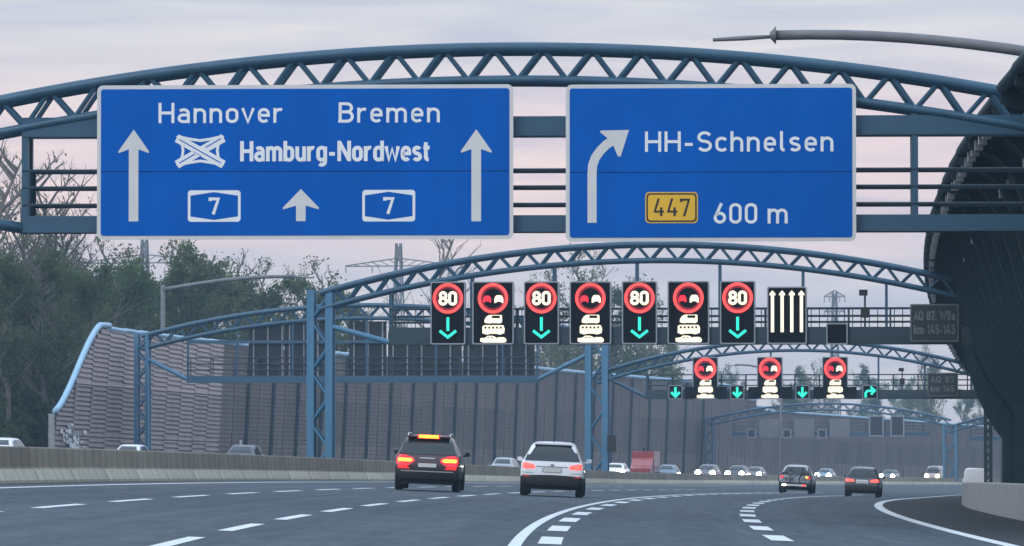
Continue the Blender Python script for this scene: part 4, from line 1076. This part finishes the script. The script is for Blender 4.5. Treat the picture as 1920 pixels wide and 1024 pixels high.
def rear_jeep(t, dec, q):
    both(dec, 'tail_light', [(.36, .86), (.40, .95), (.66, 1.03), (.86, 1.02), (.89, .90), (.88, .76), (.56, .72)], 'rear', 'brake_red')
    both(dec, 'brake_lamp', [(.42, .885), (.47, .93), (.82, .935), (.85, .895), (.82, .84), (.47, .84)], 'rear', 'brake_core', .018)
    both(dec, 'reflector', [(.50, .63), (.80, .64), (.79, .68), (.52, .67)], 'rear', 'tail_red', .012)
    both(dec, 'lamp_lower', [(.54, .71), (.86, .74), (.83, .63), (.60, .64)], 'rear', 'tail_red', .011)
    dec('chrome_strip', [(-.76, .555), (.76, .555), (.74, .585), (-.74, .585)], 'rear', 'chrome', .020)
    lettering_plate(t, .745, .52, -.004); dec('boot_strip', [(-.22, .94), (.22, .94), (.22, .965), (-.22, .965)], 'rear', 'chrome', .015)
    dec('wiper', [(-.05, 1.14), (.28, 1.17), (.28, 1.185), (-.05, 1.16)], 'rear', 'rim', .02)
    MB().box((-q['wr'] * .95, q['ya'] - .25, q['zr'] - .06), (q['wr'] * .95, q['ya'] + .02, q['zr'] - .015)).build('roof_spoiler', 'paint_maroon', t)
    MB().box((-.28, q['ya'] - .27, q['zr'] - .075), (.28, q['ya'] - .251, q['zr'] + .01)).build('high_brake_light', 'brake_core', t)
    MB().box((-.32, q['ya'] - .262, q['zr'] - .09), (.32, q['ya'] - .2505, q['zr'] + .022)).build('high_brake_lens', 'brake_red', t)
def rear_dark(t, dec, q):
    both(dec, 'tail_light', [(.40, .80), (.42, .90), (.70, .95), (.86, .93), (.87, .80), (.68, .77)], 'rear', 'tail_hot')
    lettering_plate(t, .80, .48, .0, 'sign_grey'); dec('plate_recess', [(-.33, .72), (.33, .72), (.30, .90), (-.30, .90)], 'rear', 'chrome', .006)
def rear_bike(t, dec, q):
    both(dec, 'tail_light', [(.60, .82), (.62, .97), (.83, 1.0), (.86, .84)], 'rear', 'tail_red')
    # bicycle carrier with light bar
    c = put('bike_carrier', MB().box((-.70, -.62, .40), (.70, -.54, .46)).box((-.05, -.6, .38), (.05, .1, .44)).mesh('bike_carrier', 'plastic'), t)
    MB().box((-.66, -.665, .43), (.66, -.622, .53)).build('light_bar', 'sign_grey', c)
    for x, m in ((-.56, 'head_warm'), (.52, 'tail_hot')): MB().box((x - .09, -.69, .44), (x + .09, -.667, .52)).build('bar_light', m, c)
    MB().box((-.26, -.68, .44), (.26, -.666, .52)).build('number_plate', 'plate', c)
    MB().box((.52, -.05, .86), (.70, -.03, .97)).build('indicator', 'indicator', t)
def front_lights(mat='head_light', fog=True):
    def f(t, dec, q):
        hb, L = q['hb'], q['L']
        zz = q['zb'] * .82
        for sx in (-1, 1):
            mb = MB(); mb.tube([(sx * hb * .72, L - .16, zz), (sx * hb * .72, L + .03, zz)], [.26, .23], 12); mb.build('headlight', mat, t, smooth=True, sharp=40)
            if fog: MB().tube([(sx * hb * .70, L - .2, .42), (sx * hb * .70, L - .0, .42)], .08, 8).build('fog_light', mat, t, smooth=True, sharp=40)
        dec('grille', [(-.45, .52), (.45, .52), (.48, .68), (-.48, .68)], 'front', 'plastic', .015)
        slab(rnd(-.26, .42, .26, .53, .01), L + .02, L + .035).build('number_plate', 'plate', t)
    return f

vehicle('car', 'black and dark red estate car with all brake lights glowing', 'car', 137.5, -4.92, JEEP, 'paint_maroon', rear=rear_jeep, r=.36, rails=True, yaw=R(2))
vehicle('car', 'white compact off-road car with red tail lights on the middle lane', 'car', 136.5, -1.28, SUV, 'paint_white', rear=rear_white, r=.35, yaw=R(1.8))
bc = vehicle('car', 'silver car carrying bicycles on a rear rack', 'car', 262, 2.0, SUV, 'paint_silver', rear=rear_bike, r=.35, yaw=R(-1))
vehicle('car', 'dark grey car with red tail lights near the right edge line', 'car', 250, 6.0, SUV, 'paint_grey', rear=rear_dark, r=.35, yaw=R(-1))
# bicycles hanging on the carrier
def bicycle(label, yoff, tilt, mat):
    t = thing('bicycle', label, 'bicycle', bc.matrix_world @ Matrix.Translation((0, yoff, .46)) @ Matrix.Rotation(tilt, 4, 'Y'), 'bicycles on the rear rack')
    for x in (-.56, .56):
        n = 24; mb = MB(); mb.tube([(x + .33 * math.cos(2 * math.pi * k / n), 0, .34 + .33 * math.sin(2 * math.pi * k / n)) for k in range(n + 1)], .025, 6, caps=False)
        w1 = mb.build('wheel', 'tyre', t, smooth=True)
        mb = MB()
        for k in range(6): a = math.pi * k / 6; mb.tube([(x - .31 * math.cos(a), 0, .34 - .31 * math.sin(a)), (x + .31 * math.cos(a), 0, .34 + .31 * math.sin(a))], .006, 4)
        mb.build('spokes', 'rim', w1)
    mb = MB()
    for a, b in (((-.56, .34), (-.14, .34)), ((-.14, .34), (-.24, .84)), ((-.56, .34), (-.2, .72)), ((-.14, .34), (.40, .78)), ((-.21, .74), (.40, .80)), ((.56, .34), (.38, .92))): mb.tube([(a[0], 0, a[1]), (b[0], 0, b[1])], .022, 6)
    mb.build('bicycle_frame', mat, t)
    MB().box((-.36, -.06, .86), (-.12, .06, .90)).build('saddle', 'plastic', t)
    MB().tube([(.38, -.25, .98), (.37, 0, .95), (.38, .25, .98)], .016, 6).build('handlebar', 'plastic', t)
bicycle('dark bicycle nearer the silver car on its rear rack', -.22, 0, 'paint_black'); bicycle('dark bicycle on the outer side of the rear rack', -.42, R(3), 'paint_grey')

onc = 'oncoming traffic beyond the median barrier'
vehicle('car', 'oncoming dark grey off-road car with bright headlights past the white car', 'car', 436, -17.2, JEEP, 'paint_grey', True, onc, front=front_lights(), r=.36)
vehicle('car', 'oncoming black estate with headlights, first of the pair left of the bicycle car', 'car', 460, -17.4, JEEP, 'paint_black', True, onc, front=front_lights(fog=False), r=.36)
vehicle('car', 'oncoming grey car with headlights, just left of the bicycle car', 'car', 467, -16.6, SUV, 'paint_grey', True, onc, front=front_lights(fog=False))
vehicle('car', 'oncoming dull blue car between the bicycle car and the dark grey car', 'car', 535, -18.5, SUV, 'paint_blue', True, onc, front=front_lights(fog=False))
vehicle('car', 'oncoming grey car with headlights right of the dark grey car', 'car', 574, -16.9, JEEP, 'paint_grey', True, onc, front=front_lights())
vehicle('van', 'far oncoming van with warm yellow headlights left of the far post', 'van', 609, -16.8, VAN, 'paint_beige', True, onc, front=front_lights('head_warm'))
vehicle('van', 'white oncoming van with one headlight left of the red truck box', 'van', 379, -18.4, HATCH, 'paint_white', True, onc, front=front_lights(fog=False))
vehicle('car', 'pale blue oncoming car right of the red truck box', 'car', 421, -19, HATCH, 'paint_blue', True, onc)
vehicle('car', 'silver oncoming car half hidden behind the white car', 'car', 336, -22, SUV, 'paint_silver', True, onc)
vehicle('car', 'dark oncoming car seen above the barrier before the brown noise barrier', 'car', 272, -30, JEEP, 'paint_black', True, onc)
vehicle('car', 'white car roof above the barrier below the graffiti', 'car', 280, -38, HATCH, 'paint_white', True, onc)
vehicle('car', 'white car roof at the left picture edge above the barrier', 'car', 244, -38, HATCH, 'paint_white', True, onc)
vehicle('van', 'white van partly hidden by the right gantry post', 'van', 385, 9.6, VAN, 'paint_white', rear=rear_dark if False else None, group=None)
# red box truck
def truck(label, s, d):
    t = thing('truck', label, 'truck', frame(s, d) @ Matrix.Rotation(math.pi, 4, 'Z'), onc)
    MB().box((-.95, -4.2, .75), (.95, .0, 2.55)).build('cargo_box', 'paint_red', t)
    for x in (-.9, .9):
        for z in (.8, 2.5): beam(t, 'box_edge', (x - .06, -4.21, z - .06), (x + .06, .012, z + .06), 'paint_red')
    MB().loft([[(-.9, .15, .5), (.9, .15, .5), (.9, .15, 2.0), (-.9, .15, 2.0)], [(-.9, 1.2, .5), (.9, 1.2, .5), (.9, 1.2, 1.35), (-.9, 1.2, 1.35)], [(-.88, 1.9, .5), (.88, 1.9, .5), (.88, 1.9, 1.1), (-.88, 1.9, 1.1)]], True, caps=True).build('cab', 'paint_red', t)
    MB().loft([[(-.8, .17, 1.25), (.8, .17, 1.25), (.8, .17, 1.9), (-.8, .17, 1.9)], [(-.8, 1.215, 1.15), (.8, 1.215, 1.15), (.8, 1.215, 1.32), (-.8, 1.215, 1.32)]], True, caps=True).build('windscreen', 'car_glass', t)
    MB().box((-.8, -4.3, .45), (.8, 1.7, .74)).build('chassis', 'plastic', t)
    MB().box((-.2, -.3, 2.56), (.05, .0, 2.85)).build('beacon', 'plastic', t)
    ty, rm = wheel_mesh(.38, .25)
    for y in (-3.2, 1.1):
        for sx in (-1, 1): put('rim', rm, put('wheel', ty, t, Matrix.Translation((sx * .8, y, .38))))
truck('red box truck in the oncoming traffic behind the barrier', 415, -20.4)

# small white marker on the left barrier
t = thing('marker_plate', 'small white marker plate in front of the brown noise barrier', 'road sign', frame(352, -43.5))
bar(t, 'pole', (0, 0, 0), (0, 0, 2.2), .03, 'galv'); MB().box((-.09, -.06, 1.6), (.09, -.031, 2.3)).build('plate', 'sign_white', t)

# ------------------------------------------------------------------ trees
def make_tree(seed, H, crown, leaf, nleaf, lsize, spread=1.0, nb=13, bare=0.0):
    rg = random.Random(seed); tr = MB(); lf_v = []; lf_f = []; tips = []
    pts = [Vector((0, 0, 0))]
    for k in range(1, 8): pts.append(Vector((rg.gauss(0, .12) * k, rg.gauss(0, .12) * k, H * .92 * k / 7)))
    r0 = H * .016
    tr.tube(pts, [r0 * (1 - .85 * i / 7) for i in range(8)], 7)
    def along(q):
        f = q * 7; i = min(6, int(f)); return pts[i].lerp(pts[i + 1], f - i)
    for b in range(nb):
        q = crown + (1 - crown) * (b + rg.random()) / nb * .97
        p = along(q); a = rg.uniform(0, 2 * math.pi); L = H * .30 * spread * (1.15 - .75 * (q - crown) / (1 - crown)) * rg.uniform(.7, 1.15)
        up = rg.uniform(.45, 1.0); dr = Vector((math.cos(a), math.sin(a), up)).normalized()
        bp = [p]; cur = p.copy()
        for k in range(4):
            dr = (dr + Vector((rg.gauss(0, .15), rg.gauss(0, .15), .10))).normalized(); cur = cur + dr * L / 4; bp.append(cur.copy())
        tr.tube(bp, [r0 * .38, r0 * .3, r0 * .22, r0 * .14, r0 * .06], 5, caps=False)
        for k in range(7):
            f = rg.uniform(.8, 4); i = min(3, int(f)); sp = bp[i].lerp(bp[i + 1], f - i)
            d2_ = (dr * .6 + Vector((rg.gauss(0, .7), rg.gauss(0, .7), rg.uniform(-.1, .8)))).normalized(); l2 = L * rg.uniform(.25, .5)
            m1 = sp + d2_ * l2 * .5 + Vector((0, 0, .05 * l2)); e2 = sp + d2_ * l2 + Vector((0, 0, .12 * l2))
            tr.tube([sp, m1, e2], [r0 * .13, r0 * .09, r0 * .04], 4, caps=False); tips.append((sp, e2))
            for _ in range(3):
                st = sp.lerp(e2, rg.uniform(.3, 1)); e3 = st + (d2_ + Vector((rg.gauss(0, .7), rg.gauss(0, .7), rg.uniform(0, .7)))).normalized() * l2 * rg.uniform(.3, .6)
                tr.tube([st, e3], [r0 * .055, r0 * .025], 3, caps=False); tips.append((st, e3))
    for i in range(nleaf):
        a, b = rg.choice(tips)
        if rg.random() < bare and b.z > H * .6: continue
        c = a.lerp(b, rg.uniform(.2, 1.05)) + Vector((rg.gauss(0, .22), rg.gauss(0, .22), rg.gauss(0, .2)))
        u = Vector((rg.gauss(0, 1), rg.gauss(0, 1), rg.gauss(0, .6))).normalized(); v = u.orthogonal().normalized(); v = (Matrix.Rotation(rg.uniform(0, 6.28), 3, u) @ v)
        s_ = lsize * rg.uniform(.6, 1.4); o = len(lf_v); q_ = u.cross(v)
        lf_v += [tuple(c - v * s_), tuple(c + q_ * s_ * .5), tuple(c + v * s_), tuple(c - q_ * s_ * .5)]; lf_f.append((o, o + 1, o + 2, o + 3))
    lm = MB(); lm.v = lf_v; lm.f = lf_f; lm.m = [0] * len(lf_f)
    return tr.mesh('trunk', 'bark'), lm.mesh('crown', leaf)
TV = [make_tree(1, 14, .18, 'leaf_a', 6500, .12), make_tree(2, 13, .15, 'leaf_b', 6200, .12, 1.1), make_tree(3, 15, .2, 'leaf_c', 7000, .12), make_tree(4, 15, .25, 'leaf_b', 3600, .11, 1.0, 16, .7),
      make_tree(5, 16, .25, 'leaf_a', 700, .10, .95, 18, .9), make_tree(6, 12, .12, 'leaf_c', 7000, .12, 1.15)]
SHR = [make_tree(11, 4.2, .06, 'leaf_c', 6000, .15, 1.5, 14), make_tree(12, 3.6, .06, 'leaf_a', 6000, .14, 1.6, 14)]
def tree(label, v, s, d, sc, rz, group, name='tree', zs=1.0, cat='tree', lib=TV):
    t = thing(name, label, cat, frame(s, d, -.4) @ Matrix.Rotation(rz, 4, 'Z') @ Matrix.Diagonal((sc, sc, sc * zs, 1)), group)
    put('trunk', lib[v][0], t); put('crown', lib[v][1], t)
rg = random.Random(21)
kinds = ['leafy mid green tree in the dense wood left of the noise barrier', 'olive green spring tree in the dense wood left of the noise barrier', 'dark green tree in the dense wood left of the noise barrier', 'half bare tree in the dense wood left of the noise barrier', 'tall bare tree rising from the dense wood at the left', 'low dark leafy tree at the edge of the left wood']
cnt = 0
for row, (d0, s0, s1, n, sc) in enumerate(((-52.5, 296, 345, 8, .95), (-57, 306, 390, 11, 1.0), (-63, 330, 430, 11, 1.05), (-71, 365, 480, 12, 1.05), (-80, 410, 530, 11, 1.1))):
    for i in range(n):
        s_ = s0 + (s1 - s0) * (i + rg.uniform(.2, .8)) / n
        v = rg.choice((0, 1, 2, 5, 0, 2, 3, 1, 4) if row > 0 else (0, 2, 5, 2, 1, 5))
        tree(kinds[v] + (', front row', ', second row', ', third row', ', fourth row', ', rearmost row')[row], v, s_, d0 + rg.uniform(-2, 2), sc * rg.uniform(.85, 1.15), rg.uniform(0, 6.28), 'left wood trees of kind %d row %d' % (v, row))
for s_, d, v, sc in ((318, -54.5, 4, 1.25), (338, -57.0, 4, 1.3), (352, -62, 3, 1.3), (322, -53.0, 3, 1.1), (372, -64.5, 4, 1.25), (328, -55.5, 4, 1.5), (333, -54.6, 4, 1.45), (341, -58.6, 4, 1.55), (346, -56, 4, 1.35)): tree('extra ' + kinds[v] if False else ('half bare tall tree towering over the left wood' if v == 3 else 'tall leafless tree towering over the left wood'), v, s_, d, sc, rg.uniform(0, 6), 'trees of the left wood ' + str(v))
for i in range(16):
    tree('low dark green shrub at the foot of the left wood', i % 2, 262 + i * 4.2, -47.5 - rg.uniform(0, 2.5) - i * .28, rg.uniform(.9, 1.25), rg.uniform(0, 6), 'shrubs at the foot of the left wood', 'shrub', 1, 'shrub', SHR)
# trees further off, above the barrier
for i, (s_, d, v, sc, zs) in enumerate(((372, -56, 1, 1.2, 1), (380, -60, 3, 1.3, 1), (392, -58, 0, 1.2, 1), (400, -62, 3, 1.3, 1), (408, -57, 2, 1.25, 1), (418, -60, 1, 1.35, 1), (425, -56, 3, 1.3, 1), (432, -58, 1, 1.3, 1), (440, -62, 4, 1.35, 1), (448, -58, 3, 1.2, 1), (470, -64, 0, 1.1, 1), (480, -60, 3, 1.1, 1), (505, -62, 1, 1.1, 1), (378, -54, 2, 1.15, 1), (386, -55, 1, 1.35, 1), (396, -55, 2, 1.3, 1), (404, -54, 1, 1.3, 1), (414, -55, 0, 1.3, 1), (421, -63, 3, 1.5, 1), (436, -55, 0, 1.35, 1), (446, -55, 1, 1.3, 1), (454, -57, 3, 1.4, 1), (462, -55, 2, 1.2, 1), (366, -58, 1, 1.25, 1), (360, -55, 0, 1.2, 1))):
    tree(('mid green', 'olive green', 'dark green', 'half bare', 'leafless', 'low')[v] + ' hazy tree above the noise barrier left of the braced blue post', v, s_, d, sc, rg.uniform(0, 6), 'hazy trees left of the near braced post, kind %d' % v, zs=zs)
for i, (s_, d, v, sc, zs) in enumerate(((545, -52, 3, 1.6, 1), (556, -51, 1, 1.75, 1), (566, -53, 3, 1.85, 1), (572, -50.5, 0, 1.7, 1), (584, -51, 1, 1.75, 1), (500, -54, 4, 1.75, 1), (596, -53, 3, 1.7, 1), (612, -52, 0, 1.3, 1))):
    tree(('mid green', 'olive green', 'dark green', 'half bare', 'leafless', 'low')[v] + ' hazy tree rising behind the speed limit light signs', v, s_, d, sc, rg.uniform(0, 6), 'hazy trees behind the light signs, kind %d' % v, zs=zs)
for i in range(26):
    s_ = rg.uniform(800, 1100); u = rg.uniform(1330, 1900)
    yy = axis(s_).y; a = heading(s_); X = (u - 960) / 9000.7 * yy; d = (X - axis(s_).x) / math.cos(a)
    v = rg.choice((0, 1, 2, 3)); tree('distant hazy tree on the horizon beyond the gantries', v, s_, d, rg.uniform(.95, 1.35), rg.uniform(0, 6), 'distant trees on the horizon', zs=rg.uniform(.95, 1.4))

# ------------------------------------------------------------------ haze
mb = MB().box((-420, -40, -28), (620, 1400, 42))
hz = mb.build('haze', 'bark'); hz['kind'] = 'stuff'
hm = bpy.data.materials.new('haze_air'); hm.use_nodes = True; t = hm.node_tree
t.nodes.remove(t.nodes['Principled BSDF'])
pv = t.nodes.new('ShaderNodeVolumePrincipled'); pv.inputs['Color'].default_value = (.55, .76, .97, 1); pv.inputs['Density'].default_value = .00027
t.links.new(pv.outputs[0], t.nodes['Material Output'].inputs['Volume'])
hz.data.materials.clear(); hz.data.materials.append(hm)
